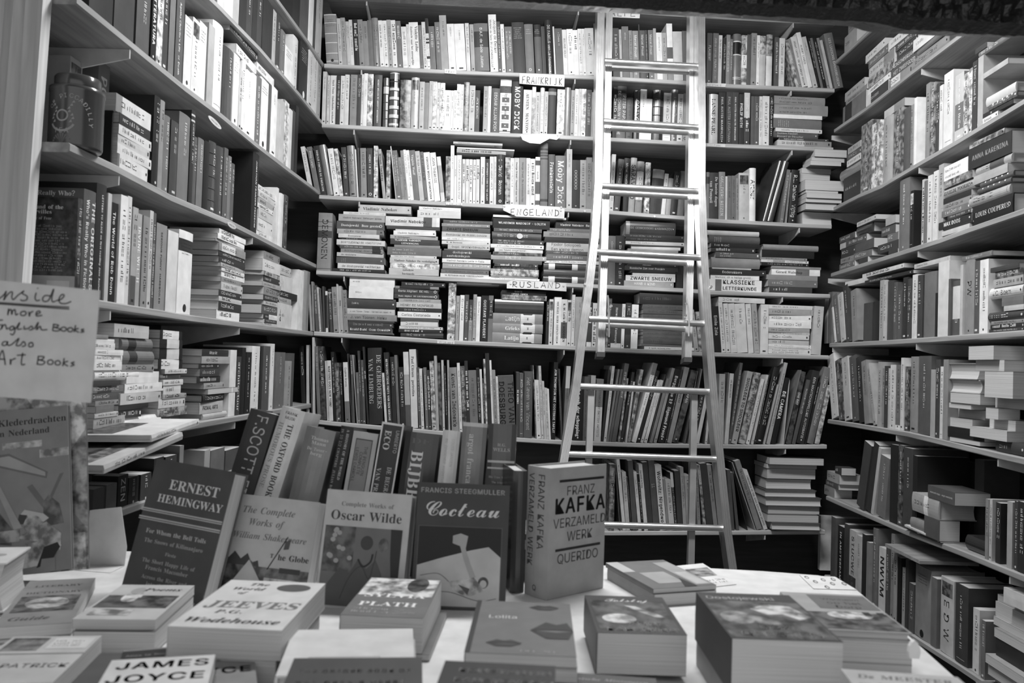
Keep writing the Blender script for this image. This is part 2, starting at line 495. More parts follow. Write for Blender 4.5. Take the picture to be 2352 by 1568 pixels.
def place_upright(row, g, tops):
    w = row[0]; P0, e1, e2 = wall_frame(w); P0 = P0+e2*g.get('in', 0)
    prev = None
    for nums, tone, fl, bands, text, anchor in sorted(g['items'], key=lambda q: q[0][0]):
        U = [g['x0']+nums[0]/g['k'], g['x0']+nums[1]/g['k']]; vt = g['y0']+nums[2]/g['k']
        if g['xt']:
            A = on_plane(U[0], vt, P0, e2); s0 = (A-P0).dot(e1); B = on_plane(U[1], vt, P0, e2); s1 = (B-P0).dot(e1)
        else:
            zz = shelf_z(row, 0.0)
            s0 = s1 = 0.0
            for _ in range(4):
                s0 = solve_u(P0+UP*(shelf_z(row, s0)-P0.z), e1, U[0]); s1 = solve_u(P0+UP*(shelf_z(row, s1)-P0.z), e1, U[1])
        zs = max(shelf_z(row, s0), shelf_z(row, s1))
        base = P0+e1*s0+UP*(zs-P0.z)
        if 'l' in fl or (w == 'B' and g['lean']):
            ub, vb = px(base)
            dl = fl['l']/g['k'] if 'l' in fl else -g['lean']*(vb-vt)
            T = on_plane(ub+dl, vt, P0, e2); ds, dz = (T-base).dot(e1), T.z-zs
        else:
            ds, dz = 0.0, solve_v(base, UP, vt)
        h = math.hypot(ds, dz); th = math.atan2(ds, dz)          # th>0 leans to the right
        h = max(.06, min(h, .42))
        t = max(.0035, (s1-s0)*math.cos(th))
        # keep clear of the neighbour on the left
        def edge(sl, t, h, th, left, n=9):
            c, s = math.cos(th), math.sin(th)
            q = []
            for k in range(n):
                r = h*k/(n-1)
                q.append((sl+r*s+(0 if left else t*c), r*c-(0 if left else t*s)))
            return q
        sl = s0
        if prev:
            er = prev; need = -1
            ml = edge(sl, t, h, th, True)
            for a, z in ml:
                for (a0, z0), (a1, z1) in zip(er, er[1:]):
                    if z0-1e-6 <= z <= z1+1e-6 and z1 > z0:
                        need = max(need, a0+(a1-a0)*(z-z0)/(z1-z0)-a)
            for a, z in er:
                for (a0, z0), (a1, z1) in zip(ml, ml[1:]):
                    if z0-1e-6 <= z <= z1+1e-6 and z1 > z0:
                        need = max(need, a-(a0+(a1-a0)*(z-z0)/(z1-z0)))
            if need > -.0004:
                mv = min(need+.0004, .03); sl += mv; t = max(.0035, t-mv*math.cos(th))
        prev = edge(sl, t, h, th, False)
        lift = t*math.sin(th) if th > 0 else 0.0
        if th > 0: prev = [(a, z+lift) for a, z in prev]
        rnd = random.Random(int(U[0]*13+vt*7))
        art = g['art']; hard = 'h' in fl
        d = min(DEPTH[w]-.03-g.get('in', 0), h*(.68 if not art else .74)); d = max(d, .06)
        ax = e1*math.cos(th)-UP*math.sin(th); az = e1*math.sin(th)+UP*math.cos(th)
        org = P0+e1*sl+UP*(zs+.0004+lift-P0.z)+ax*(t/2)+e2*rnd.uniform(0, .005)
        X = frame(org, ax, e2, az)
        k = bookkind(h, t, fl, art, hard)
        make_book(X, t, h, d, tone, fl, text, bands, rnd, k, dict(row=row, mode='R', s=sl, anchor=anchor, lean=th))
        tops.append((sl, sl+t, zs+h*math.cos(th)))

def lie_book(P0, e1, e2, s0, s1, z, t, tone, fl, text, bands, rnd, art, rec, dmax):
    h = abs(s1-s0); yaw = rnd.uniform(-.025, .025)
    f1 = e1*math.cos(yaw)+e2*math.sin(yaw); f2 = -e1*math.sin(yaw)+e2*math.cos(yaw)
    d = max(.06, min(dmax, h*.64)); hard = 'h' in fl
    k = bookkind(h, t, fl, art, hard)
    if 'q' in fl:                     # fore-edge towards the room
        d = max(.06, min(dmax, h*.66))
        org = P0+f1*s0+f2*d+UP*(z+t/2-P0.z)
        X = frame(org, UP, -f2, f1)
    else:
        org = P0+f1*s1+UP*(z+t/2-P0.z)+f2*rnd.uniform(0, .004)
        org = P0+e1*((s0+s1)/2)+f1*(h/2)+UP*(z+t/2-P0.z)+e2*(.004+rnd.uniform(0, .004))
        X = frame(org, UP, f2, -f1)
    if 'q' in fl: fl = dict(fl)
    return make_book(X, t, h, d, tone, fl, text, bands, rnd, k, rec, lettering='q' not in fl)
def place_pile(row, g, idx):
    w = row[0]; P0, e1, e2 = wall_frame(w); P0 = P0+e2*g.get('in', 0)
    it = []
    for nums, tone, fl, bands, text, anchor in g['items']:
        u0, u1, v = g['x0']+nums[0]/g['k'], g['x0']+nums[1]/g['k'], g['y0']+nums[2]/g['k']
        A = on_plane(u0, v, P0, e2); s0 = (A-P0).dot(e1); s1 = s0+solve_u(A, e1, u1)
        it.append([s0, s1, A.z, tone, fl, bands, text, u0, v])
    mid = sum((a[0]+a[1])/2 for a in it)/len(it)
    sa, sb = min(it[-1][:2]), max(it[-1][:2]); z = max(shelf_z(row, sa+(sb-sa)*q/10) for q in range(11))+.0005
    n = len(it)
    for k, (s0, s1, zt, tone, fl, bands, text, u0, v) in enumerate(reversed(it)):
        t = max(.0045, zt-z)
        rnd = random.Random(int(u0*17+v*5))
        lie_book(P0, e1, e2, s0, s1, z, t-.0003, tone, fl, text, bands, rnd, g['art'],
                 dict(row=row, mode='S', s=mid, pile=(row, idx), k=n-1-k, n=n), DEPTH[w]-.04)
        z += t
def place_across(row, g, tops):
    w = row[0]; P0, e1, e2 = wall_frame(w)
    it = []
    for nums, tone, fl, bands, text, anchor in g['items']:
        u0, u1, v0, v1 = g['x0']+nums[0]/g['k'], g['x0']+nums[1]/g['k'], g['y0']+nums[2]/g['k'], g['y0']+nums[3]/g['k']
        A = on_plane(u0, v0, P0, e2); s0 = (A-P0).dot(e1); s1 = s0+solve_u(A, e1, u1); Bz = A.z+solve_v(A, UP, v1)
        it.append((Bz, s0, s1, A.z, tone, fl, bands, text, u0, v0))
    placed = []
    for Bz, s0, s1, zt, tone, fl, bands, text, u0, v0 in sorted(it, key=lambda a: a[0]):
        zz = [z for a, b, z in tops+placed if b > min(s0, s1)+.004 and a < max(s0, s1)-.004 and z < Bz+.05]
        z = max(zz) if zz else Bz
        if z < Bz-.05: z = Bz
        t = max(.004, zt-Bz)
        rnd = random.Random(int(u0*17+v0*5))
        lie_book(P0, e1, e2, s0, s1, z+.0005, t, tone, fl, text, bands, rnd, g['art'], dict(row=row, mode='T', s=(s0+s1)/2), DEPTH[w]-.05)
        placed.append((s0, s1, z+t))
DATA = '''
@R B1 730 0 7.127 lean=.055
140 340 230 5 hb.0-.02:8b.17-.18:9b.385-.395:9b.57-.58:9b.78-.79:9b.94-.95:9m#thick grey spine with pale cross lines
345 405 300 7
405 480 285 6 g
485 540 350 7 t
542 600 320 8
600 685 318 0 T#black paperback near the corner
687 768 320 5
768 845 345 5 s
845 918 328 4 n
918 1020 292 5 hr#glossy rounded grey hardback
1025 1090 335 9 |ZAZIE IN DE METRO
1092 1160 335 9
1160 1230 318 6
1230 1305 328 9 B
1307 1390 338 4 T
1397 1480 435 9
1482 1525 398 8 s
1525 1675 360 9 t#|Violette Leduc/Zoektocht naar het onmogelijke
1675 1735 405 4 s
1735 1795 358 8
1797 1845 300 9 b.0-.3:0b.4-.43:0b.46-.5:0b.75-.8:1
1850 1940 430 4 c9
1950 2030 362 4 c9
2030 2145 250 6 s#tall grey paperback standing above its neighbours
2150 2265 385 9 s
2268 2434 385 9 s
@R B1 1050 0 6.72 lean=.045
150 210 355 8
220 282 372 6
287 500 360 4 hb.17-.5:1c9#thick grey spine with a black band|D.A.F. de Sade  Juliette
517 637 222 9 t#tall white spine next to it|Jacques de Decker/Markies de Sade IN LEVENDEN LIJVE
640 693 330 3 c9
698 752 370 9
762 872 408 4 tc9
875 1060 340 1 hsm#thick black hardback
1067 1200 368 4 him
1215 1320 378 3 hb.0-.25:0m
1325 1380 405 2 hn
1385 1500 300 1 hrg#dark mottled glossy hardback|DE FABELS van La Fontaine
1507 1530 405 8 n
1535 1645 440 3 s
1648 1715 455 8 |ROLAND HOLST
1718 1812 450 9
1814 1888 458 9 B
1890 1948 445 9
1950 1998 445 9 s
2000 2132 435 8
2140 2290 360 1 h#black hardback half hidden by the ladder|Emile Zola  Het feest
@R B1 1390 20 8.712 lean=.03
165 300 385 3 Tc7#dark lettered spine between the ladder rails
302 350 415 7 s
360 492 350 4 s
498 565 432 5
575 690 435 5 c9|Marcel Proust  En Joden
695 715 315 2 n
718 825 428 3 |Marcel Proust
828 870 428 2
885 988 428 4 |Marcel Proust
990 1045 392 6 n
1050 1160 472 9 s
1162 1250 478 6
1262 1375 292 9 b.42-.62:3b.8-1:5n#tall white spine with a grey band
1380 1565 450 7 n
1572 1700 440 4 n
@R B1 1610 40 6.72 lean=.0
85 165 235 3 |FLAUBERT
178 262 235 4 c7T|Julien Green  FRANCISCUS
262 316 272 8 |De fiets van de wet
328 380 315 1
382 440 265 5 c8
442 482 330 4 c8
495 615 245 4 hrb.14-.16:9b.16-.4:0b.4-.42:9b.85-.86:9b.88-.89:9n#glossy brass-grey hardback with a black label
618 698 272 6 b.4-.66:9p
700 765 262 3 n
765 850 240 5
850 898 275 9
900 995 278 6 hb.38-1:7pn
1000 1092 262 5 hb.42-1:8pn#spine drawn with pale leaves
1130 1195 298 3 c9
1202 1285 315 8
1455 1525 345 6 l-175pt#
1525 1558 330 5 l-180
1565 1655 305 8 l-180|albert camus  de gelukkige dood
1658 1725 235 9 l-185#tallest white spine of the leaning run|ALBERT CAMUS
1728 1815 300 7 l-185s
1817 1852 315 0 l-170c9
1857 1897 318 4 l-170n
1902 1952 320 0 l-170c9
1957 1995 315 5 l-165s
1997 2045 350 7 l-165n
2075 2210 250 4 hl-175#thick grey hardback leaning at the shelf end|LES LIAISONS DANGEREUSES
@R B2 710 150 6.72 lean=-.03
190 250 90 7 s
262 305 155 7
310 402 150 8 |Mark Twain  Onderhuidse verhalen
405 468 160 1 #black paperback close to the corner
470 532 158 8
535 600 138 8
620 725 138 5 c3
728 787 138 2
790 825 132 8
828 885 120 9 s
890 970 130 9 p
990 1105 140 3 hc9B#charcoal hardback with white capitals|HENRY MILLER DE KREEFTSKEERKRING
1130 1215 190 3 hrwb.18-.32:7n
1225 1370 100 3 hrwb.0-.02:8b.12-.26:0b.28-.33:8b.44-.49:8b.6-.66:8b.76-.82:8b.92-.96:8n#fat gilt leather spine
1390 1555 215 4 hpn
1560 1680 180 7 hrf#shiny spine with a small portrait
1690 1765 248 7
1768 1835 265 5 n
1838 1895 240 7 s
1897 1955 250 9 p
1957 2005 260 8
2007 2080 270 9 p
2080 2175 380 9
2177 2218 385 9
2220 2265 385 9
@R B2 1050 150 6.72 lean=-.03
-20 40 290 9 p
42 85 290 9
88 172 255 4 hp
175 262 310 7
265 338 380 2 |JACK KEROUAC
395 462 320 6
465 510 320 9 s
515 645 350 3 h|EDGAR ALLAN POE
650 820 212 9 hb.0-.02:6b.12-.25:2b.96-.975:3Q#white spine with a column of grey squares
830 1000 240 0 hTc9t#big black spine with fat white capitals|MOBY DICK
1010 1140 370 8 |AUSTEN  MANTON
1142 1200 330 5 pn
1202 1265 410 7 |KURT VONNEGUT SLACHTHUIS VIJF
1270 1335 335 8 r
1337 1390 400 7
1395 1515 340 1 hb.08-.15:5n
1530 1645 370 8 p
1650 1740 335 5 hrpn#rounded spine with dark and pale patches
1745 1802 380 6
1805 1862 358 9
1864 1908 362 8 s
1910 1975 362 9 p
1978 2060 375 3 c8
2062 2120 415 6 n
@R B2 1390 180 9.408 lean=-.035
150 235 190 1 c9B
240 435 155 4 hb.0-.14:1c9t#|PETER PAPA/DE SCHADUW VAN POE
445 585 405 3 hc2
605 732 250 2 hrc9T#dark spine with a pale diagonal stripe|GOENG
735 868 235 9 s
870 995 435 9 n
1020 1240 240 1 hrwb.2-.34:3n#ribbed black leather spine
1245 1405 305 9 b.05-.9:7
1415 1545 240 4 hr
1545 1660 335 8
1672 1780 320 6 im
@R B2 1610 190 6.72 lean=-.015
85 115 170 1 n
120 262 170 8 hr#rounded cream hardback|LANSE PEARL
270 378 142 1 B#|PAUL AUSTER MAANPALEIS
385 475 140 2 c6|PAUL AUSTER LEVIATHAN
480 578 142 2 Bc9|PAUL AUSTER BROOKLYN-DWAASHEID
582 655 175 1 Bc9|PHILIP ROTH
665 752 148 2 b.0-.48:7T
770 820 205 3 n
822 893 208 3
897 945 205 8
948 1050 202 8
1053 1115 175 0 c9#narrow black spine next to the lying books
@S B2 1610 190 6.72
1140 1930 186 5 ht
1145 1970 312 5 ht
1130 1880 470 9 n
1125 1880 530 4 hm
1160 1880 686 8
1125 1820 742 3 htc7|Gustave Flaubert/Bouvard en Pécuchet
1225 1975 832 2 |MARCEL PROUST COMBRAY
1190 2020 870 5 b.0-.5:7
@R B3 680 310 6.72 lean=.1
205 270 180 8 l-140
300 380 185 4 l-140c8|Philip Larkin
385 470 170 1 l-120B#slanting black spine|HAROLD PINTER DE DWERGEN
475 580 155 5 hrl-130n#fat shiny grey hardback
585 672 212 9 l-100
675 730 212 8 l-90p
740 815 190 2 l-45
825 940 165 5 hrl-45#glossy grey hardback with dark print
943 962 222 9 nl-40
967 1000 195 2 nl-30
1003 1092 200 5 l-15
1102 1188 200 2 l-10c9i#dark paperback with an emblem at its foot
1195 1258 162 8 l5p
1262 1388 215 6 T|William Thackeray
1390 1450 232 6 l8p
1468 1535 170 7 hrn
1538 1632 238 4 t
1635 1680 345 5
1682 1728 240 5
1730 1768 228 9
1770 1818 235 9
1820 1908 235 4 |Virginia Woolf
1910 1980 250 7
1985 2035 258 4 Bc2
2040 2135 268 9 B#white paperback with bold dark capitals|VIRGINIA WOOLF MOMENTEN
2140 2228 275 9 |JOAN THERESIE
2238 2300 335 8 b.2-.8:6n
@R B3 1020 310 6.189 lean=-.01
20 85 300 5 p
88 138 145 9 s#tall white spine at the start of the lying pile
142 175 288 9 |DE KLEINE
180 245 285 9 |SYLVIA PLATH DE GLAZEN STOLP
255 297 340 8 B
302 350 342 8 B
355 400 345 9 B
408 447 345 9 B
452 502 342 8 B
515 577 308 8 |Dylan Thomas
580 640 335 0 Bc9#black paperback among thin white ones|HITCHHIKER'S GUIDE TO THE GALAXY
645 700 305 8
703 738 305 8
742 850 270 2 hrc9i#dark round spine with a white numeral|1  David  Roman
865 938 315 5 p
940 990 325 9
993 1065 322 7 T|George Orwell  Happend naar lucht
1070 1160 322 5 |George Orwell  De domineesdochter
1165 1222 325 8
1220 1290 335 8 B
1296 1358 312 9 b.07-.17:2b.5-.75:3b.88-.97:3|DAVID
1365 1470 95 4 hb.1-.13:2b.16-.18:2b.2-.22:2b.25-.27:2b.88-.92:2n#very tall grey spine under the paper sign
1480 1572 270 3 hc9B|Frankenstein
1578 1730 290 4 hc9T#broad grey spine with white title|Moby Dick
1738 1815 198 7 s
1820 1925 352 1 c6#black spine with a column of small rings|OOOOOO
1930 2015 355 6
2018 2098 318 5
2105 2140 378 8
@R B3 1380 330 8.71 lean=-.1
170 250 205 8 l60
255 375 305 3 h
380 545 280 1 hc9l40#black hardback right of the ladder rail|Michel Houellebecq
550 670 275 6 hrl65T|SARAMAGO
680 820 350 5 hrl60b.2-.75:9#grey spine with a long white label
865 965 375 7 hl40p
970 1200 515 2 hrb.0-.2:6n
1205 1280 600 8
1290 1390 690 6 rn
1395 1515 560 1 h
1525 1665 550 4 hrpn
1670 1715 630 2 n
@R B3 1610 330 6.72 lean=-.01
85 130 435 5 hb.1-.25:2n
135 270 440 2 htc8|De laatste dagen/van Pompeii
275 370 432 5 hc8T#grey spine with pale slanted capitals|GULLIVERS REIZEN
375 405 502 8 n
412 470 490 4 c2
472 535 490 4 c2
537 582 530 5
585 748 445 7 hfc4#pale spine painted with two figures
752 850 370 9 hrc1T#tall white rounded spine with a flower|Arthur
965 1030 270 2 hrnl250#first dark folder leaning across its neighbours
1035 1120 280 2 hrnl250
1210 1272 400 4 l115
1275 1330 440 5 l75
1340 1480 400 0 hc8l55|R.L. Dahlan  Vijftig
@S B3 1610 330 6.72
1740 2230 88 4 q
1700 2205 205 2 q
1660 2125 275 4 q
1600 2060 345 3 q
1575 2045 430 2 q
1580 2180 568 2 q
1590 2085 725 3 q
1595 2125 770 5 q
1590 2135 850 2 q
1600 2075 915 5 q
1610 2085 1020 0 qh
@T B3 1020 310 6.189
130 830 125 155 7 |VOORAF DUISTERNIS
150 715 155 185 2 n
185 1000 195 215 8 n
180 880 215 270 6 B
@R B4 700 460 6.918 lean=-.04
185 405 195 5 hb.15-.16:2b.23-.24:2b.31-.43:2b.96-.97:2#tall grey cloth hardback|DEMONEN
@S B4 700 460 6.918
850 1690 58 7 |Vladimir Nabokov
610 1285 168 8
538 1275 210 6 |Vladimir Nabokov  Geheugen spreek
508 1260 318 3 ic8|Dostojewski  Boze geesten
512 1250 442 6 b.85-1:4
532 1185 520 8 |Dostojewski
580 1115 585 2 c8
505 1275 612 8 |DOSTOJEWSKI DE VERSTOTENE
555 1240 700 3 b.75-.95:1
568 1240 755 5 b.75-.95:1c2|DOSTOJEWSKI-DEMONEN-II
508 1250 818 7 |de verstotene
498 1270 880 3 c6m
522 1255 990 8 |de dostojewski nachtelijke
440 1280 1072 1 c8
@S B4 700 460 6.918
1815 2480 85 9 |Vladimir Nabokov
1790 2480 148 8
1283 2145 240 8 b.7-.86:3b.94-1:9TZ|Vladimir Nabokov
1300 2145 390 2 n
1440 2080 450 8 n
1410 2085 472 9 |Vladimir Nabokov
1358 2115 540 6 |de dubbelganger
1360 2140 600 2 tc9|VLADIMIR NABOKOV/UITNODIGING
1420 2150 690 5 n
1312 2170 730 4 tc7
1362 2095 858 8
1350 2130 900 7 |Vladimir Nabokov De verdediging
1358 2140 985 9 p
1338 2130 1068 7 |nabokow/bastaards
@S B4 1010 470 6.189
50 750 205 3 c7
28 715 255 5 c8
35 720 298 3 TZc0|ZWARTE SNEEUW
30 720 375 7 |Dostojewski  DE DUBBELGANGER
30 720 455 9 |
30 720 495 8 |M  de bezetenen
115 715 555 7 |Gogol  SPOOKVERHALEN
60 700 620 3 n
35 730 645 2 c8T|dostojewski/aantekeningen
35 720 735 1 n
35 725 755 9 |Vladimir Nabokov Lente in Fialta
40 725 815 6 c9
35 720 890 4 n
20 700 910 4 c2|M PETERSBURGSE VERTELLINGEN
10 700 965 8 |M PETERSBURGSE VERTELLINGEN
@S B4 1010 470 6.189
760 1800 138 9 n
765 1570 170 0 Bc9|WLADIMIR NABOKOF - LOLITA
770 1455 320 3
745 1450 372 3 hrI
755 1480 480 2 t
725 1480 550 9 |
780 1470 605 8 |Leo Tolstoj Jongensjaren
760 1460 660 3 p
730 1520 705 6 c9B|TOLSTOJ
760 1455 770 3 n
780 1400 825 1 Bc9p
760 1400 870 1 c6
725 1410 900 6 pc9|nicolai gogol
730 1400 1000 5 n
725 1420 1030 9
@S B4 1010 470 6.189
1660 2290 225 1 c9|Vladimir Nabokov  De Gave
1530 2290 322 4
1480 2290 372 5
1500 2290 450 1 n
1520 2290 530 7 t|Fjodor Sologoeb/Een kleine demon
1520 2290 645 3
1522 2290 695 4 c8
1495 2290 775 9
1480 2290 820 3 hrb.09-.2:9b.2-.5:0b.5-.6:9n
1480 2290 910 3 hrn
1475 2290 1005 3 hrb.09-.2:9b.2-.5:0b.5-.6:9n
@R B4 1370 490 8.711 lean=-.02
225 370 445 4 hs#grey hardback in the shade beside the ladder
375 555 440 1 h
1600 1720 1230 1 n
@S B4 1370 490 8.711
600 1600 140 2 hb.0-.08:5c5r|DE GEBROEDERS KARAMAZOV
580 1780 405 1 c5
590 1780 470 0 c4
590 1780 535 7 |
705 1690 610 2 n
705 1690 640 8 n
630 1640 695 6 n
660 1620 770 7 hr
650 1620 905 7 r
640 1630 990 2 c9|OMHANGELD
575 1640 1035 2 c9|Russische Zon over Poesjkin
700 1590 1130 1 n
730 1585 1180 9 n
595 1585 1225 9 T|ZWARTE SNEEUW
555 1555 1335 6 c9|HAND & KIND
@S B4 1610 510 7.587
120 1025 130 7 hrn
150 1040 215 3 hrm
180 1040 355 0 c8
185 955 430 1 c7B
265 1040 510 3 tc8
190 1040 600 5 hrn
205 885 785 7 n
150 1140 805 1 c8|Dodenakkers
180 1025 905 9 |Memoor, dit is heilige grond...
160 1070 985 9 TZb.11-.23:4t|KLASSIEKE/LETTERKUNDE
@S B4 1610 510 7.587
1100 2060 375 5 hrn
1070 1990 470 0 n
1050 1860 600 5
1055 1890 645 8 b.25-.5:6
1060 1890 690 0 c6
1240 2100 755 5 n
1245 2085 800 9 b.5-.78:4|Gerard Walschap
1160 2040 905 5 n
1180 2040 990 4 c7
1200 1945 1110 2 c8
@R B5 690 620 6.918 lean=.05
155 190 230 6 n
195 225 185 5 l-25n
230 290 245 3 c8#first dark paperback of the short corner run|The Gambit  Wonder pencil
293 330 275 7 l-45
335 360 290 3 nl-40
362 395 260 2 nl-20
402 436 335 8 l-10b.1-.9:1
440 520 300 2 hrb.08-.1:7c8#dark banded spine
528 605 268 5
608 625 222 7 ns
628 685 255 6 |BOEK
690 760 318 5
@S B5 690 620 6.918
780 1500 100 9 s
770 1480 250 9 s
735 1515 440 2 hs
715 1500 602 7 |J. van Tooren  Tanka - het lied van Japan  M
720 1530 690 5 |J. van Tooren  Haiku
760 1490 790 2 n
760 1470 820 2 c6
720 1450 890 2 Bc9|Roald Dahl  Oom Oswald
730 1470 975 3 n
@S B5 690 620 6.918
1605 2300 180 1 c7
1505 2200 245 5 b.1-.8:1n
1490 2190 285 2 c8i|Dante Alighieri  DE HEL
1490 2200 360 2 c8i|Dante Alighieri  DE LOUTERINGSBERG
1560 2230 445 6
1525 2240 505 7 |HENRY DE MONFREID
1565 2250 590 1 c7
1545 2240 655 9 |Carlos Castaneda
1590 2200 750 3 n
1590 2185 810 8
1570 2260 885 8
1560 2260 930 1 Bc8
1590 2270 985 2 hc7
@R B5 980 620 6.189 lean=.0
288 395 180 7 hp#tall pale speckled spine
402 450 365 6
458 518 355 9
525 582 350 3 c9
588 640 420 2 b.5-1:5c8
645 695 345 6 r
690 752 378 9
762 860 362 0 c9B#black spine with a white dot at its foot|GUSTAVE FLAUBERT
865 930 362 4 b.1-.5:1
1690 1730 450 1 c9
1730 1785 415 8 f
1800 1900 385 9 s#pale wide spine right of the dictionaries|MICHAEL HERR DISPATCHES
1895 1985 415 8 b.5-.85:3B|K. M. Lelik DE WOORDEN
1990 2045 425 8 fB
2050 2095 350 8
2100 2230 380 6 hs
@S B5 980 620 6.189
1070 1700 282 0 Bc8|DANTE/OPERA OMNIA
1070 1710 345 5 p
970 1670 410 2 hrn
940 1655 605 5 hDc9|Latijn
940 1655 750 5 hDc9|Grieks
925 1645 880 5 hDc9|Latijn
@T B5 980 620 6.189
398 1030 240 350 9 b.0-.05:1b.83-1:2n
@R B5 1310 650 7.127 lean=-.04
262 340 310 2 b.9-1:9c9B#dark spine with a winged emblem on a white foot
348 415 325 8 B
420 470 330 8
580 605 240 5 p
607 655 250 2 p
655 822 335 2 b.9-1:9c9B#broad dark spine with a winged emblem|Herwaarts & Terreaepts
828 880 340 9
888 975 325 2 b.1-.7:1c7
985 1095 350 9
2035 2105 440 6 l-80
2110 2185 470 5 l-60p
@S B5 1310 650 7.127
1140 1900 150 1 c3h
1190 1950 340 3 c2
1195 1950 420 3 c2
1195 1950 495 3 c2
1195 1950 575 3 c2
1195 1950 650 3 c2
1195 1950 725 3 c2
1195 1950 785 3 c2
1195 1950 845 3 c2
1195 1950 905 3 c2
1170 2030 985 4 n
1215 2040 1030 9 |de legende van koning arthur
@R B5 1610 660 7.35 lean=.06
230 345 320 0 c8#slanting black paperback beside the ladder|Emile Zola
345 425 245 8 l-60
428 505 270 8
510 615 272 8
620 795 275 8 #widest cream spine of the uniform run
808 895 278 8
905 993 278 6
1000 1130 285 8 l15
1865 2020 320 7 l60#cream book standing askew at the corner
@S B5 1610 660 7.35
1150 1895 285 8
1150 1905 350 6
1150 1880 450 9
1145 1870 555 9
1145 1845 670 6
1145 1845 745 7
1140 1830 785 8
1140 1835 865 7
1140 1870 955 9
1140 1870 990 8
1138 1865 1022 8 t
@T B5 1610 660 7.35
302 1088 158 245 8 |
@R B6 670 770 7.587 lean=.04 kind=a
180 250 185 0 #first black spine in the corner of the art books
255 300 170 7 nl-5
303 360 165 3 n
365 405 35 7 nl-10#tall flimsy folder poking up above the art books
412 505 190 4 c6B|ASTRID ENGELS
510 600 195 1 pc8
615 650 445 7 n
655 722 440 8 bB#pale spine with bold dark capitals|MARTENS GOES NEW YORK!
728 780 290 0
783 858 480 3 p
862 905 550 0 c8
935 1015 470 8 b.65-1:4|Eugène Brands
1018 1050 320 2 nl-80
1055 1100 340 3 |KIJK OP SCHILDERS
1105 1120 340 6 nl-80
1123 1195 645 4 |TEUPP
1198 1240 270 2 l-60
1243 1290 430 3
1293 1345 200 1 c9l-80B|KEES MAKS
1350 1590 220 1 htc6l-30#broad black hardback|DE GEBROEDERS/VAN LIMBURG
1600 1665 655 8 l-55
1670 1755 300 1 Bc9l-70#black spine with bold white capitals|RETROSPECTIEVE FRITS VAN DEN BERGHE
1760 1835 375 1 c8
1838 1890 345 4 nl-60
1900 1985 555 1 c8
1990 2080 290 6 l-50b.0-.3:8b.7-1:3n
2085 2200 245 8 l-40|Paul Citroen  portretten
2210 2260 560 3
2262 2310 580 8
@R B6 960 780 6.189 lean=.04 kind=a
110 150 395 4
155 190 435 2 Bc9
200 260 305 6 p
262 300 230 6 nl-35
305 352 330 2 pn
355 385 290 7 l-25
388 430 370 0 c7
433 460 290 6 l-20
462 585 395 5 hBc1#grey cloth spine with bold dark title|Kunst van Indonesie
592 632 330 8
635 698 375 3 p
700 745 300 1 Bc9
748 862 440 4 ic2
865 908 405 0 c8
912 942 420 8 n
945 968 560 1
972 998 275 6 p
1000 1055 192 1 hb.5-.56:0n#thin dark tall spine with a pale cap
1058 1085 292 8
1088 1135 432 5
1140 1168 525 8
1172 1390 510 3 htTc0b.0-.005:5#broad grey block with huge letters|THEO VAN/DOESBURG
1395 1440 460 2 Bc9l5|DE KONING
1442 1495 475 3 c9l5
1500 1620 448 3 hc6l15|Het leven van Vincent
1625 1685 362 4 pn
1690 1750 575 8
1755 1790 372 7
1795 1825 590 7
1828 1868 690 7
1870 1890 700 9 n
1892 1950 320 0 c9l45B#black spine with spaced white capitals|JON THOMPSON HET OOSTERSE TAPIJT
1955 1985 410 2
1988 2030 415 3 n
2035 2120 375 4 l55b.0-.3:7c2|NOGUES
@R B6 1300 800 6.532 lean=-.12 kind=a
100 248 500 0 hc9l30#thick black hardback behind the left ladder rail|Het web der schepping
252 335 420 3 hc1l30
340 410 405 6 l40
420 520 460 7 b.0-.45:4c2l50|CONTEMPORARY BRITISH ARTISTS
528 555 320 1 l110n
565 605 265 7 l130
610 640 315 4 l170n
645 680 315 3 l180n
685 750 230 3 l200
760 812 450 5 l130p
815 855 360 1 l180
868 918 500 7 l120c3
920 965 320 5 l200p
990 1055 230 8 l330b.0-.15:4#tall leaning spine pale at its foot
1060 1115 340 0 l300
1120 1160 480 7 l260
1172 1218 480 7 l250
1225 1250 390 2 l250n
1255 1300 460 4 l260n
1310 1362 300 5 l280s
1385 1475 320 0 Bc9l260#black slanting spine with white lettering|Berggasse 19  Sigmund Freud
1478 1510 320 1 l250
1515 1590 290 5 l270|BUDAPEST
1600 1690 340 1 l290pc8|JAPAN
1695 1765 340 3 l200
1770 1800 300 2 l230n
1805 1850 310 4 l200n
1860 1935 620 1 l170
1945 1998 690 7 l150n
2000 2060 640 2 l90
2065 2120 660 7 l80
2125 2180 620 3 l80n
@R B6 1600 810 6.818 lean=-.12 kind=a
330 420 330 6 l30
425 495 325 7 l90|ON REFLECTION
400 425 310 4 l80n
500 542 160 3 l190
548 635 300 6 Bc0l255#pale slanting spine with dark capitals|SHOULDER TO SHOULDER
665 765 320 5 l250p
780 828 415 8 l240
858 890 350 7 l240
895 925 340 1 l230
930 1030 240 0 hl290
1050 1075 500 6 l220n
1100 1150 160 6 l280
1165 1240 400 0 Bc9l230T#black slanting spine with fat white title|DE CAMERA
1250 1275 420 7 nl100
1282 1345 270 4 l270n
1360 1480 300 1 pl240c9|ONE DAY
1500 1555 430 3 l240
1560 1690 290 1 c8l250|DEN MAATSCHAPPELIJKE AUTOGRAFIE
1695 1720 450 0 Bc9l220|mario puzo  inside Las Vegas
1725 1840 240 4 hl290#thick grey hardback at the end of the slanting art books
1850 1925 515 6 pl195
@R B7 1390 1020 7.126 lean=.09 kind=a
60 145 330 4 pl20
155 250 335 3 l-75#grey spine with white capitals between the lower rungs|ARATA ISOZAKI
290 340 240 8 l-105|RICARDO BOFILL
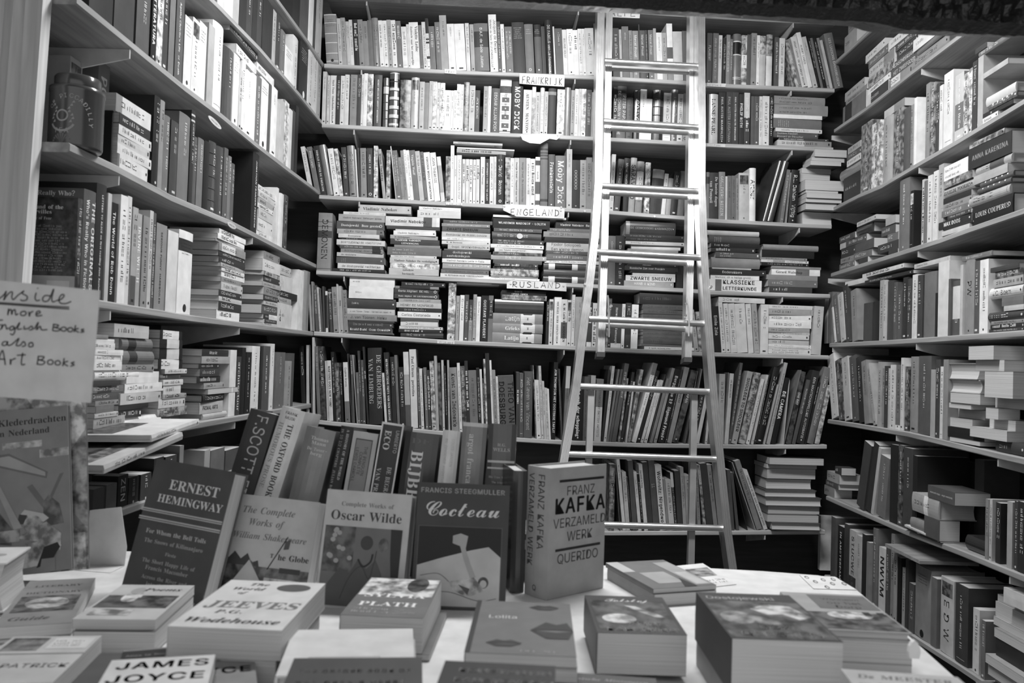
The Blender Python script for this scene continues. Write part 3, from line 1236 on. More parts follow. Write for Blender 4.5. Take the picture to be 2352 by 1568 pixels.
345 410 460 7 l-70
425 445 540 2 l-75
450 530 270 3 nl-80
540 600 455 8 l-85
603 640 490 0 l-80
645 705 335 8 l-95|jugendstil in Praag
710 795 300 2 nl-100
798 895 270 3 hl-95#|11
905 1010 350 8 l-90B#pale spine with bold black print|Wohnsitz: Nirgendwo
1015 1050 570 5 nl-70
1055 1140 585 7 l-70
1145 1190 470 1 b.0-.25:8l-80
1195 1275 440 2 l-60n
1285 1340 380 6 l-60
1345 1450 520 6 l-50
1520 1570 340 5 l-60
1570 1665 345 5 pl-110b.08-.3:7
1670 1780 320 2 nl-120
1785 1850 340 5 l-120
1855 1890 340 0 l-130
@R B7 1650 1020 5.057 lean=.2 kind=a
150 190 300 3 l-50n
200 245 330 3 nl-70
270 310 205 0 l-190c9#black slanting book in the lowest lit row|A STUDY OF MAYA ART
400 440 215 6 l-270|Cornelis Zitman
450 515 200 5 l-260
520 580 310 8 l-240|CHRONICLE OF THE MAYA KINGS AND QUEENS
@S B7 1650 1020 5.057 kind=a
590 1215 150 2 qm
580 1170 230 1 q
590 1160 285 1 q
580 1125 405 2 qh
550 1155 530 3 qh
550 1200 615 3 qh
590 1190 715 2 q
560 1150 810 3 q
600 1160 895 3 qh
@R L0 500 0 3.732 lean=0
640 700 -160 1 n
700 778 -160 3 n
780 812 -160 9 n
812 836 -160 2 n
838 888 -150 7 
@R L1 500 0 3.732 lean=0
-60 0 -150 3 n
0 60 -150 7 n
60 130 -150 8 n
130 190 -150 6 n
190 250 -150 1 n
250 300 -120 2 
300 340 -110 1 n
340 380 -90 2 
380 440 -50 1 n
440 470 30 1 n#tallest black spine on the high shelf of the side wall
470 500 75 6 
500 540 130 2 h
540 570 250 4 
575 645 380 9 m
648 690 295 8 h#thick white spine beside a black jacket on the high side shelf
700 768 340 0 hc9m
770 810 400 8 
812 848 430 8
850 878 490 6
@R LA 0 0 3.016 lean=0
640 800 -150 1 hn
805 940 -150 2 hn
955 1045 -150 3 h
1048 1080 -150 0 c9B#black spine with white slanted script at the near end|LETTERATURA
1085 1125 -150 7 p
1128 1165 -150 2 c8
1168 1205 -150 4 n
1210 1262 -60 3 c9B#tall grey spine with white handwriting print|Agatha Christie's Life  or Death
1268 1320 100 8 m
1322 1372 115 8 f
1375 1425 140 8 m
1428 1470 155 6 n
1472 1545 135 9 hr#fat white rounded spine
1548 1620 310 2 hr
@R LA 470 100 5.228 lean=0
335 400 110 9 m
402 438 300 7 
440 482 200 9 
484 552 310 9 s
554 598 350 9 n
600 662 365 4 T#grey spine after the run of white ones
665 755 395 9 m
757 783 480 3 n
785 848 500 9 s
850 895 680 7 n
897 942 670 7 n
944 1000 670 9 p
1002 1035 780 8 n
1037 1075 790 2 n
1078 1110 740 0 n
@R LB 230 190 4.238 lean=0
520 576 120 0 h#tall black spine beside the slipcased paperbacks
580 622 165 5 h
624 678 310 4 h
682 752 360 2 hc7
756 862 275 4 h#broad grey cloth spine
864 900 265 1 hb.04-.06:7b.1-.12:7c8
902 938 520 3 h
940 998 530 4 h
1002 1052 560 0 hn
1056 1128 560 2 hrw#ribbed old leather spine
1130 1196 610 2 hr
1198 1236 630 3 h
1238 1268 710 4 h
1270 1304 780 3 h
1480 1538 670 0 hc9B#tall black jacket with white spine title|JONATHAN FRANZEN FREEDOM
@S LB 560 360 6.53
225 520 390 8 
245 520 500 7 
245 490 590 6 B
235 465 680 8 B
250 460 760 7 
240 460 900 8 
225 460 1090 8 
@R LB 560 360 6.53 lean=0
482 510 460 8 n
515 548 540 9 n
550 590 545 8 n
600 655 560 1 p
@S LB 230 190 4.238
200 525 95 8 b.0-.17:5
215 520 285 1 c8
215 530 392 8 
212 510 492 7 
195 520 580 8 
190 490 680 8 b.0-.06:4
@R LC 0 400 3.016 lean=0
520 555 165 0 pc8#black paperback whose back cover faces the street
562 645 100 3 hc9tB#wide grey jacket with two white title lines|THE ORIGINALS/Who's Really Who in Fiction
655 722 60 1 hc9B|LETTERS TO ALICE on first reading Jane Austen
726 752 130 7 n
755 806 190 0 c9B#black spine lettered white|The World of Rob Donn
812 862 140 9 
866 895 150 8
898 935 225 6 b.7-1:3
938 970 270 6 c9B#grey spine with white bold name|IRVINE WELSH
972 1015 285 5 
1018 1042 250 7 
1045 1070 265 3 h
1074 1146 335 5 Bc1#grey spine with heavy black slab letters|SERIOUS FUNNY  HARDBOILED
1150 1222 385 8 n
1226 1322 380 9 hb.1-.25:1m#big white spine at the end of the upright run
@S LC 0 400 3.016
1530 1712 373 9 B
1515 1708 405 9 B
1510 1705 440 6
1530 1712 468 5 b.1-.6:8
1530 1712 525 1 
1535 1708 565 1 c9
1535 1708 608 6
1545 1705 640 8 B
1550 1712 668 9 B
1545 1690 705 5
1545 1690 742 7
1525 1685 795 1
1525 1688 840 7 B
1525 1688 875 1
1515 1675 935 9 B
@S LC 0 400 3.016
1845 1952 528 5 i
1835 1950 582 8
1835 1952 665 5 p
1840 1948 698 1
1830 1952 738 6
1840 1955 775 5
1835 1955 830 1
1840 1940 870 7
1835 1955 900 3 c8
1845 1955 965 1 b.3-.9:9
1845 1955 1000 2
1835 1955 1025 7
@S LC 0 400 3.016
1950 2030 625 7
1955 2040 690 8 m
1950 2070 800 0
1940 2030 845 6
1935 2035 885 8
@R LC 0 400 3.016 lean=0
2060 2095 660 9 n
2098 2118 665 6 n
2120 2140 670 5 n
@R LB 100 120 3.735 lean=0 in=.1
205 310 30 6 f
440 535 8 4 c8B|POETRY
@T LA 500 0 3.732
178 360 268 345 8 |
355 492 520 590 8
120 365 192 262 2 c8
@S LD 200 730 3.0885
75 170 115 5 n
70 215 143 9 n
68 215 172 9 |
62 270 220 9
58 278 262 9
55 262 305 9
80 385 372 9 hr
45 240 450 2 n
40 295 488 4 b.2-.6:2
38 270 538 3
82 240 590 5
78 210 628 4 n
72 235 678 7
72 285 713 6
62 275 793 4 n
@S LD 200 730 3.0885
222 455 38 7
278 490 138 4 hrb.2-.45:1n
280 490 232 4 hrb.2-.45:1n
265 490 330 5
300 530 383 9 n
290 565 468 9 
248 545 538 7
240 445 620 1 n
240 400 658 1 
275 545 715 9 hr
@S LD 200 730 3.0885
535 692 83 0 b.12-.85:9c1
530 692 147 0 b.3-.85:8n
538 692 213 0 b.3-.85:8n
520 698 292 0 b.12-.85:9c1
565 725 363 8
530 685 398 2
550 695 440 8
558 682 480 8 
550 715 545 6 B
525 710 580 8 
520 722 645 5 p
550 660 705 1
@S LD 410 770 3.897
230 470 120 1 c9|African Art
225 495 185 6
210 380 253 1
212 380 298 2
190 390 370 1 B
245 425 428 6 
270 545 480 2 q
230 430 535 1 h
222 415 605 7 TZ|PRIMAL ARTS
245 445 705 7 hrn
@R LD 410 770 3.897 lean=0 kind=a
448 505 130 9 n#tall white art book behind the lying pile
512 550 190 2 B|architectuur
555 588 110 0 n
592 640 150 0 c6B
648 718 95 9 
724 742 100 1 n
746 808 95 3 Bc9#dark tall spine with white squared letters
812 842 75 9 s
870 950 150 4 
958 1000 230 6 
1002 1030 160 3 n
@R LE 200 980 2.714 lean=0 kind=a
40 110 420 3 n
125 190 430 4 n
200 262 310 0 c8|ZEN
268 330 320 1 c7
335 400 300 2
420 480 200 1 n
490 560 190 2
575 600 120 5 n
735 770 150 6 n
775 860 150 4 n
865 960 150 3 n
@S R0 1890 30 2.987
165 225 85 5
140 222 170 6
@S RA 1890 30 2.987
140 275 552 6
150 295 602 5
130 290 650 4 b.1-.4:1n
@S RA 1890 30 2.987
280 420 295 8
300 440 330 4 c8
300 480 385 7 b.6-1:5
298 480 455 5 p
295 450 525 9 B
290 440 570 2 b.0-.2:8
@S RA 1890 30 2.987
448 590 195 8
485 620 222 3 c9
490 640 265 2
458 630 355 3 c8t|ZONSONDERGANG/HET ZWEEFGOED
444 600 465 5 b.1-.5:8
@S RA 1890 30 2.987
612 760 190 8
632 830 255 4 hrn
602 850 318 5 hr
@S RA 1890 30 2.987
862 960 150 2 n
865 960 185 3 n
@S RB 1900 170 3.445
150 255 590 6
150 255 640 3
145 255 690 8 
85 250 775 5 hrn
120 250 830 1 c7
@R RB 1900 170 3.445 lean=0
255 338 415 4 p#first glossy book beside the dark corner pile
345 412 405 7 p
420 498 365 6 hr
505 582 305 4 hp
590 638 285 3 hn
645 672 255 5 h
680 700 195 9 n#pure white book facing the street
768 800 85 5 
802 838 85 4 p
842 872 88 2 h
882 908 98 8 |
912 985 10 8 #tall cream spine before the patterned ones
1000 1068 20 4 b.0-.45:7b.85-1:7B
1072 1110 8 6 p
@R RB 2120 60 3.319 lean=0
335 360 330 7 p
362 398 280 2 c7
400 440 245 6 n
@T RB 1900 170 3.445
440 600 300 360 5 b.0-.5:7n
@T RB 2120 60 3.319
345 560 760 800 8 |Gerrit Komrij  Synopsis
420 665 655 690 1 |M
490 700 560 600 3 hw
470 690 470 540 7 hn
405 640 390 430 6 n
410 650 225 270 4 hr
385 470 190 230 2 n
@S RC 1880 380 2.985
135 245 495 3
135 230 535 7 n
150 240 572 2
145 235 640 5
130 240 680 4
@S RC 1880 380 2.985
250 390 392 7
245 350 425 2 hrn
182 315 515 3
240 370 540 3 n
232 350 605 4
270 330 640 2 n
@S RC 1880 380 2.985
450 520 362 6 n
415 515 430 3
460 530 475 4
395 535 550 2
470 535 585 2 n
@R RC 1880 380 2.985 lean=0
540 608 110 4 hT#tall grey spine ending the dim piles
615 640 180 0 hf
694 712 100 7 B
715 738 110 4 n
742 772 75 8 
776 806 45 8
@R RC 2130 290 3.32 lean=0
66 104 300 6
@S RC 2130 290 3.32
105 300 318 9 t
95 330 430 4 p
40 340 510 6 hr|GEVLEUGELDE WOORDEN
95 310 560 1 n
92 320 605 5
98 310 650 4
140 320 685 2 c8
80 320 738 1 Bc9|MAX DOOS
120 330 780 1 n
102 310 803 7 n
@S RC 2130 290 3.32
310 570 138 5 p
302 620 180 1 c5T|ANNA KARENINA
350 620 315 6 hrb.4-.8:3
340 600 385 6 n
390 640 430 3 hrwn
370 620 480 3 hrwn
303 610 545 6 hr
320 640 615 0 hc7i|LOUIS COUPERUS
@R RD 1800 400 3.734 lean=0
345 370 1040 6 n
374 406 1015 4 n
412 444 1150 8 l-25
450 488 1050 4 l-35
492 530 1040 7 l-30
536 574 970 2 l-30
580 628 1005 5 l-15
675 748 1110 2 hn#dark glossy jacket below the lying bundle
752 805 1095 0 hn
812 845 912 6
848 868 910 7
872 925 920 2 hn
928 958 930 3 h
962 994 1000 3
998 1040 890 1 h
1046 1080 900 2 h
1086 1128 865 8 
1132 1174 870 2 h
1180 1285 850 4 hn#broad plain grey spine of the long side row
1287 1306 1020 0 n
1308 1400 760 8 n#tall blank pale spine
1404 1424 900 3 n
1426 1500 920 3 hb.1-.7:8
1505 1528 780 7 n
1532 1610 745 5 h#|PW
1613 1664 750 3 h
1668 1740 740 9 |
@S RD 1800 400 3.734
1760 2000 805 2 n
1790 2040 840 3 p
1775 2040 905 6
1725 2040 985 8 hr|J.C. Bloem
1850 2040 1060 4 n
1870 2040 1130 7 n
1730 2040 1190 2 hr
1760 2040 1262 5
1758 2040 1292 1 B
1740 2040 1330 2
@T RD 1800 400 3.734
1100 1410 820 858 7 |
1515 1765 700 740 4 |
695 1090 868 895 1 
655 1020 822 855 8 B
520 690 900 940 8 n
@R RE 1800 780 3.734 lean=0
412 470 150 8 l-40
472 518 185 3 pl-35#dark patterned spine near the corner
520 574 165 7 l-30
578 638 155 3 hl-30
640 690 160 1 hl-30
692 735 190 5 l-30
738 790 215 6 l-60
796 824 190 6
828 848 245 5
850 884 225 2
886 904 245 7
906 948 215 8
952 992 215 4 b.93-1:9c1
994 1018 155 8
1022 1060 230 3 p
1066 1130 145 5 h
1134 1238 140 3 h#broad dark cloth spine with faint ribs
1242 1282 255 6 n
1284 1324 170 2 h
1328 1354 230 8
1358 1400 170 5 n
@S RE 1800 780 3.734
1380 1650 200 5 qh
1378 1660 335 7 qh
1450 1710 450 4 q
1430 1620 535 2 q
1415 1630 580 5 q
1402 1590 660 5 q
1398 1700 738 0 n
1430 1690 830 3 q
@S RE 1800 780 3.734
1690 1920 60 7 q
1705 1960 175 5 q
1795 2050 270 5 q
1765 2040 490 5 q
1770 1880 580 5 q
1722 1940 670 7 q
1618 1940 740 7 q
1800 2050 855 2 h
@S RF 1800 780 3.734
430 485 1080 2
360 470 1118 6
350 460 1195 3
340 425 1240 5
@R RF 1800 780 3.734 lean=0
622 685 900 2 l70n
688 735 900 1 l80n
745 768 930 7 l70n
775 865 1000 4 l40
880 960 890 0 n
964 1004 900 2 p
1010 1090 920 2 
1094 1130 990 0 n
@R RF 1800 780 3.734 lean=0 in=.105
1180 1230 1000 2
1238 1296 1060 0 
1302 1360 1030 2 n
1620 1700 1020 2 n
@S RF 1800 780 3.734 in=-.02
1220 1450 1240 3 c8|nederlands engels   engels nederlands
1080 1315 1300 6 hb.45-.6:9
1190 1320 1500 3 n
@S RF 1752 1150 3.752 in=-.02
1252 1425 135 5 hn
1205 1390 200 8
1235 1510 265 0 c8|TAO TE CHING
@R RF 1752 1150 3.752 lean=0
1908 1935 -20 5 
1938 1962 -20 7
1990 2030 10 1 
2095 2140 0 6 n
2150 2180 0 2
2185 2251 0 1
@R RG 1752 1150 3.752 lean=0 xt kind=a
480 500 120 8 n#pale tall book facing the street at the row's far end
590 628 130 3 n
640 690 205 0 c8B|IN AMSTERDAM
700 735 190 2 n
742 800 240 7 b.75-1:2c3T|STUCWERK
808 845 290 7 
852 880 280 1 n
895 920 350 5 n
945 985 230 4 h
1000 1055 390 8 T|NWVM
1058 1085 400 3 
1098 1125 280 5 
1130 1155 450 6 B
1160 1190 480 0 n
1196 1222 570 6
1225 1250 500 2 n
1255 1298 700 3
1305 1440 535 5 hm#broad grey spine under the small board
1450 1500 650 4 n
1522 1635 640 7 hf|V E D W
1655 1765 700 2 h
1800 1855 915 8
1880 1915 1020 4
@S RG 1752 1150 3.752 kind=a
2062 2300 738 8 n
1915 2300 795 5 q
1916 2300 855 7 q
1925 2300 985 6 q
1975 2300 1085 5 q
1985 2300 1170 1 n
1960 2300 1310 6 q
1955 2300 1385 7 q
1955 2300 1490 5 q
1955 2300 1600 4 q
'''
run_rows(DATA)

# ------------------------------------------------------------------ what singles each book out
ROWNAME = {'B1': 'top back shelf', 'B2': 'second back shelf', 'B3': 'third back shelf', 'B4': 'fourth back shelf', 'B5': 'fifth back shelf', 'B6': 'sixth back shelf', 'B7': 'lowest back shelf',
 'L0': 'topmost left shelf', 'L1': 'second left shelf', 'LA': 'third left shelf', 'LB': "tea tin's shelf", 'LC': 'shelf under the tea tin', 'LD': "left shelf behind the card", 'LE': 'lowest left shelf',
 'R0': 'topmost right shelf', 'RA': 'second right shelf', 'RB': 'third right shelf', 'RC': 'fourth right shelf', 'RD': 'fifth right shelf', 'RE': 'sixth right shelf', 'RF': 'seventh right shelf', 'RG': 'bottom right row'}
ORD = ['first', 'second', 'third', 'fourth', 'fifth', 'sixth', 'seventh', 'eighth', 'ninth', 'tenth', 'eleventh', 'twelfth', 'thirteenth', 'fourteenth', 'fifteenth', 'sixteenth', 'seventeenth', 'eighteenth', 'nineteenth', 'twentieth']
ORD += ['twenty-'+o for o in ORD[:9]]+['thirtieth']+['thirty-'+o for o in ORD[:9]]
TONE = ['black', 'black', 'charcoal', 'dark grey', 'mid-grey', 'grey', 'light grey', 'pale', 'cream', 'white']
def desc(r, adj=True):
    t, k = r['t'], r['kind'].replace('_', ' ')
    k = {'paperback book': 'paperback', 'hardback book': 'hardback', 'pocket book': 'pocket paperback', 'art book': 'art book'}[k]
    sz = 'thin' if t < .010 else 'slim' if t < .017 else '' if t < .028 else 'thick' if t < .042 else 'fat'
    tn = TONE[r['tone']]
    ex = ''
    if 'p' in r['fl']: tn = 'mottled '+tn
    elif len(r['bands']) >= 1: tn = 'banded '+tn
    elif 'r' in r['fl']: tn = 'shiny '+tn
    if 'q' in r['fl']: return ' '.join(x for x in (sz, tn, k, 'showing its page edges') if x)
    return ' '.join(x for x in (sz, tn, k) if x)
def finish_labels():
    rows = {}
    for r in BOOKS: rows.setdefault(r['row'], []).append(r)
    for row, rs in rows.items():
        rn = ROWNAME[row]
        up = sorted((r for r in rs if r['mode'] == 'R'), key=lambda r: r['s'])
        anc = [i for i, r in enumerate(up) if r['anchor']]
        for i, r in enumerate(up):
            o = r['o']; o['group'] = 'upright books on the '+rn
            if r['anchor']: o['label'] = '%s, %s' % (r['anchor'], rn); continue
            d = desc(r)
            if anc:
                a = min(anc, key=lambda j: abs(j-i)); n = abs(a-i)
                an = up[a]['anchor']
                lab = '%s, %s %s of the %s, %s' % (d, ORD[n-1], 'right' if i > a else 'left', an, rn)
                if len(lab.replace('-', '').split()) > 16: lab = '%s, %s %s of %s, %s' % (d, ORD[n-1], 'right' if i > a else 'left', an, rn)
                if len(lab.split()) > 16: lab = '%s, %s %s of %s, %s' % (' '.join(d.split()[1:]), ORD[n-1], 'right' if i > a else 'left', an, rn)
                if len(lab.split()) > 16: lab = 'book %s %s of %s, %s' % (ORD[n-1], 'right' if i > a else 'left', an, rn)
            else:
                lab = '%s, %s upright from the left, %s' % (d, ORD[i], rn)
            o['label'] = lab
        piles = {}
        for r in rs:
            if r['mode'] == 'S': piles.setdefault(r['pile'], []).append(r)
        for pi, pr in enumerate(sorted(piles.values(), key=lambda p: p[0]['s'])):
            pn = 'the pile' if len(piles) == 1 else '%s pile' % ORD[pi]
            for r in pr:
                pos = 'bottom' if r['k'] == r['n']-1 and r['n'] > 1 else 'top' if r['k'] == 0 else ORD[r['k']]+' down'
                r['o']['label'] = '%s, %s in %s%s, %s' % (desc(r), pos, pn, '' if len(piles) == 1 else ' from the left', rn)
                if len(r['o']['label'].split()) > 16: r['o']['label'] = '%s, %s in %s%s, %s' % (' '.join(desc(r).split()[-4:]), pos, pn, '' if len(piles) == 1 else ' from left', rn)
                r['o']['group'] = 'books lying in piles on the '+rn
        ta = sorted((r for r in rs if r['mode'] == 'T'), key=lambda r: (r['s'], r['o'].location.z))
        for i, r in enumerate(ta):
            r['o']['label'] = '%s lying across upright books, %s from left, %s' % (desc(r), ORD[i], rn)
            r['o']['group'] = 'books lying on top of the row on the '+rn
finish_labels()
import re
for r in BOOKS:
    lb = r['o']['label']
    for a, b in ((' of the ', ' of '), ('mottled ', ''), ('banded ', ''), ('shiny ', ''), (' showing its page edges', ''), (' from the left', ''), ('thin ', ''), ('slim ', ''), ('thick ', ''), ('pocket ', ''), (' with ', ' '), (' the ', ' '), (' the ', ' '), ('mid-', ''), ('light ', ''), ('dark ', ''), (' in ', ' '), (' a ', ' '), (' its ', ' ')):
        if len(re.findall(r"[A-Za-z0-9][A-Za-z0-9'-]*", lb)) > 16: lb = lb.replace(a, b, 1)
    r['o']['label'] = lb

# ------------------------------------------------------------------ shelf boards with their brackets
BRACK = {'B0': [842, 1329, 1823], 'B1': [830, 1321, 1818], 'B2': [813, 1311, 1820], 'B3': [825, 1306, 1837], 'B4': [790, 1316, 1798], 'B5': [785, 1296, 1798], 'B6': [1805], 'B7': [1758],
 'LA': [303], 'LB': [278, 583], 'LC': [258, 553], 'LD': [230, 543], 'LE': [], 'L0': [], 'L1': [], 'R0': [], 'RA': [1908, 2114], 'RB': [1905, 2108], 'RC': [1900, 2106], 'RD': [1910, 2102], 'RE': [2056, 2289], 'RF': [2316], 'RG': []}
HOLD = {'B0': 'uppermost back shelf board, nothing standing on it', 'B1': 'back shelf board carrying the top row, with the paper sign FRANKRIJK', 'B2': 'back shelf board with the curled paper sign',
 'B3': 'back shelf board with the paper sign ENGELAND', 'B4': 'back shelf board with the paper sign RUSLAND', 'B5': 'back shelf board above the leaning art books', 'B6': 'back shelf board under the leaning art books', 'B7': 'lowest back shelf board behind the ladder',
 'L0': 'topmost left shelf board, mostly out of the picture', 'L1': 'second left shelf board from the top', 'LA': 'left shelf board above the tea tin', 'LB': 'left shelf board under the tea tin', 'LC': 'left shelf board below the tea tin shelf', 'LD': 'left shelf board behind the handwritten card', 'LE': 'lowest left shelf board in the shade',
 'R0': 'topmost right shelf board below the dark beam', 'RA': 'second right shelf board with lying piles', 'RB': 'third right shelf board with pale upright books', 'RC': 'fourth right shelf board with dim piles', 'RD': 'fifth right shelf board carrying a long upright row', 'RE': 'sixth right shelf board carrying cloth spines', 'RF': 'seventh right shelf board in the shade', 'RG': 'bottom right shelf board near the floor'}
TH = .019
S_RANGE = {'B': ((cl-PB).dot(bd)+.004, (cr-PB).dot(bd)-.004), 'L': (1.58, 3.62), 'R': (.36, 3.2)}
for k in SH:
    w = k[0]; P0, e1, e2 = WALL[w]; dep = DEPTH[w]
    s0, s1 = S_RANGE[w]
    pts = [s0]+[s for s, z in SH[k] if s0+.02 < s < s1-.02]+[s1]
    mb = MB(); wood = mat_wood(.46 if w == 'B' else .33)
    if k in ('RF', 'RG') : pass
    pr = [(.004, 0), (.0, -.003), (.0, -TH+.003), (.004, -TH), (dep, -TH), (dep, 0)]
    org = P0+e1*s0
    X = frame(V((org.x, org.y, 0)), e1, e2, UP)
    vs = []
    for s in pts:
        z = shelf_z(k, s); vs += [(s-s0, a, z+b) for a, b in pr]
    n = len(pr)
    fs = [(i*n+j, (i+1)*n+j, (i+1)*n+(j+1) % n, i*n+(j+1) % n) for i in range(len(pts)-1) for j in range(n)]
    fs += [tuple(range(n)), tuple((len(pts)-1)*n+j for j in range(n))[::-1]]
    mb.faces(vs, fs, wood)
    o = mb.build('wooden_shelf'); o.matrix_world = X
    tag(o, HOLD[k], 'shelf', 'bookshelf boards')
    for u in BRACK[k]:
        s = solve_u(P0+UP*(shelf_z(k, 0)-P0.z), e1, u)
        for _ in range(3): s = solve_u(P0+UP*(shelf_z(k, s)-TH-P0.z), e1, u)
        z = shelf_z(k, s)-TH-.0005; b = MB()
        a = [(s-s0-.0025, y, z+q) for y, q in ((.004, 0), (.004, -.02), (dep, -.075), (dep, 0))]
        c = [(x+.005, y, q) for x, y, q in a]
        b.hexa(a, c, M(7)); part(b, 'shelf_bracket', o)

# ------------------------------------------------------------------ room shell
def wall_box(name, lo, hi, mat, X=None):
    mb = MB(); mb.box(lo, hi, mat); o = mb.build(name)
    if X is not None: o.matrix_world = X
    o['kind'] = 'structure'; return o
dk = mat_wood(.045, (3, 3, 30), .6, 'panel')
Xb = frame(V((PB.x, PB.y, 0)), bd, nb, UP)
wall_box('wall_back', (-2.2, DEPTH['B']+.002, 0), (2.4, DEPTH['B']+.06, 3.1), dk, Xb)
wall_box('wall_left', (LX-DEPTH['L']-.06, .2, 0), (LX-DEPTH['L']-.002, 4.3, 3.1), dk)
wall_box('wall_right', (RX+DEPTH['R']+.002, .2, 0), (RX+DEPTH['R']+.06, 4.3, 3.1), dk)
wall_box('floor', (-1.6, .2, -.06), (2.0, 4.2, 0), mat_wood(.1, (1, 12, 1), .5, 'floor'))
wall_box('ceiling', (-1.6, .2, 3.1), (2.0, 4.2, 3.16), mat_wood(.4, (2, 2, 2), .8, 'plaster'))
# ------------------------------------------------------------------ aluminium ladder leaning on the shelves
LA_ = on_plane(1500, 140, PB-nb*.23, nb); LB_ = on_plane(1500, 1210, PB-nb*.58, nb)
LN = bd.cross(LB_-LA_).normalized()
if LN.y > 0: LN = -LN
def lp(u, v, off=0.0):
    return on_plane(u, v, LA_+LN*off, LN)
def to_floor(a, b, z):                  # continue the line a->b down to height z
    d = b-a; return b+d*((z-b.z)/d.z)
alu = mat_metal(.72, .3); alu2 = mat_metal(.6, .36)
ladder = empty('ladder', (0, 0, 0), 'tall aluminium extension ladder leaning against the back shelves', 'ladder')
def rail_mesh(pts, w, dep, mat):
    """Grooved channel profile swept along pts, width w, depth dep behind the front face."""
    pr = [(-.5, 0), (-.34, 0), (-.30, -.0022), (-.20, -.0022), (-.16, 0), (-.06, 0), (-.02, -.0022), (.08, -.0022), (.12, 0), (.22, 0), (.26, -.0022), (.36, -.0022), (.40, 0), (.5, 0), (.5, -dep), (-.5, -dep)]
    mb = MB(); n = len(pr); vs = []
    for p in pts: vs += [p+bd*(a*w)+LN*b for a, b in pr]
    fs = [(i*n+k, i*n+(k+1) % n, (i+1)*n+(k+1) % n, (i+1)*n+k) for i in range(len(pts)-1) for k in range(n)]
    fs += [tuple(range(n))[::-1], tuple((len(pts)-1)*n+k for k in range(n))]
    mb.faces(vs, fs, mat); return mb
railL = [(1382, -25), (1378, 140), (1376, 280), (1375, 420), (1367, 542), (1356, 640), (1344, 726), (1323, 897), (1298, 1044)]
railR = [(1612, -25), (1612, 140), (1613, 280), (1612, 420), (1617, 573), (1626, 726), (1639, 900), (1672, 1223), (1684, 1308)]
feet = []
for pts in (railL, railR):
    P = [lp(u, v) for u, v in pts]; e = to_floor(P[-2], P[-1], .035); P.append(e); feet.append(e)
    part(rail_mesh(P, .029, .06, alu), 'rail', ladder)
rungs = [((1392, 141), (1607, 153)), ((1390, 279), (1606, 293)), ((1384, 427), (1606, 440)), ((1374, 579), (1612, 592)), ((1356, 732), (1619, 744)), ((1334, 887), (1632, 900)), ((1307, 1043), (1647, 1055)), ((1282, 1202), (1666, 1214)), ((1258, 1366), (1686, 1378)), ((1232, 1536), (1708, 1548))]
for a, b in rungs:
    A, B = lp(*a, -.022), lp(*b, -.022); d = (B-A).normalized()
    mb = MB(); n = 20; R0 = .0128
    fr = frame(A-d*.006, d, LN, d.cross(LN))
    prof = [(R0*math.cos(2*PI*k/n), R0*math.sin(2*PI*k/n)) for k in range(n)]
    prof = [(x, min(z, R0*.82)) for x, z in prof]      # a flat tread on top
    L = (B-A).length+.012
    vs = [fr @ V((s, x, z)) for s in (0, L) for x, z in prof]
    mb.faces(vs, [(k, (k+1) % n, n+(k+1) % n, n+k) for k in range(n)]+[tuple(range(n))[::-1], tuple(range(n, 2*n))], alu)
    o = part(mb, 'rung', ladder)
for e in feet:
    mb = MB(); fr = frame(e, bd, -LN, UP); mb.box((-.019, -.004, -.034), (.019, .066, .03), M(1)); o = mb
    mb.v = [tuple((fr @ V(v))) for v in mb.v]; part(mb, 'rubber_foot', ladder)
# sliding rear section
rrL = [(1401, -25), (1398, 140), (1396, 280), (1392, 430), (1388, 600), (1381, 808)]
rrR = [(1592, -25), (1591, 140), (1590, 280), (1588, 430), (1586, 600), (1581, 820)]
for pts in (rrL, rrR):
    P = [lp(u, v, -.066) for u, v in pts]
    part(rail_mesh(P, .027, .05, mat_metal(.82, .34)), 'rear_rail', ladder)
    u, v = pts[-1]; mb = MB(); a = lp(u, v, -.064); b = lp(u-1, v+11, -.064)
    mb.hexa([a-bd*.0155+LN*.001, a+bd*.0155+LN*.001, a+bd*.0155-LN*.053, a-bd*.0155-LN*.053], [b-bd*.0155+LN*.001, b+bd*.0155+LN*.001, b+bd*.0155-LN*.053, b-bd*.0155-LN*.053], M(2))
    part(mb, 'end_cap', ladder)
for a, b in (((1396, 155), (1596, 165)), ((1394, 293), (1596, 304)), ((1390, 441), (1594, 452)), ((1384, 593), (1592, 604)), ((1380, 744), (1588, 755))):
    A, B = lp(*a, -.085), lp(*b, -.085); mb = MB(); mb.tube([A, B], .0135, alu2, 16); part(mb, 'rear_rung', ladder)
for top, bot in (((1357, 897), (1352, 1060)), ((1594, 905), (1586, 1290))):
    A, B = lp(*top, -.045), lp(*bot, -.045); e = to_floor(A, B, .01)
    mb = MB(); w, q = bd*.0115, LN*.012
    mb.hexa([A-w+q, A+w+q, A+w-q, A-w-q], [e-w+q, e+w+q, e+w-q, e-w-q], mat_metal(.45, .5)); part(mb, 'support_strut', ladder, 'dull flat strut of the ladder')
for pts in (((1396, 678), (1398, 706), (1399, 735), (1399, 774)), ((1577, 686), (1581, 712), (1583, 745), (1582, 772))):
    mb = MB(); mb.tube([lp(u, v, .004) for u, v in pts], .0032, mat_metal(.8, .3), 8); part(mb, 'latch_hook', ladder)
for u, v in ((1343, 654), (1632, 660), (1574, 699), (1573, 726), (1403, 704)):
    mb = MB(); A = lp(u, v, -.004); mb.tube([A, A+LN*.012], .005, mat_metal(.8, .25), 10); part(mb, 'bolt', ladder)

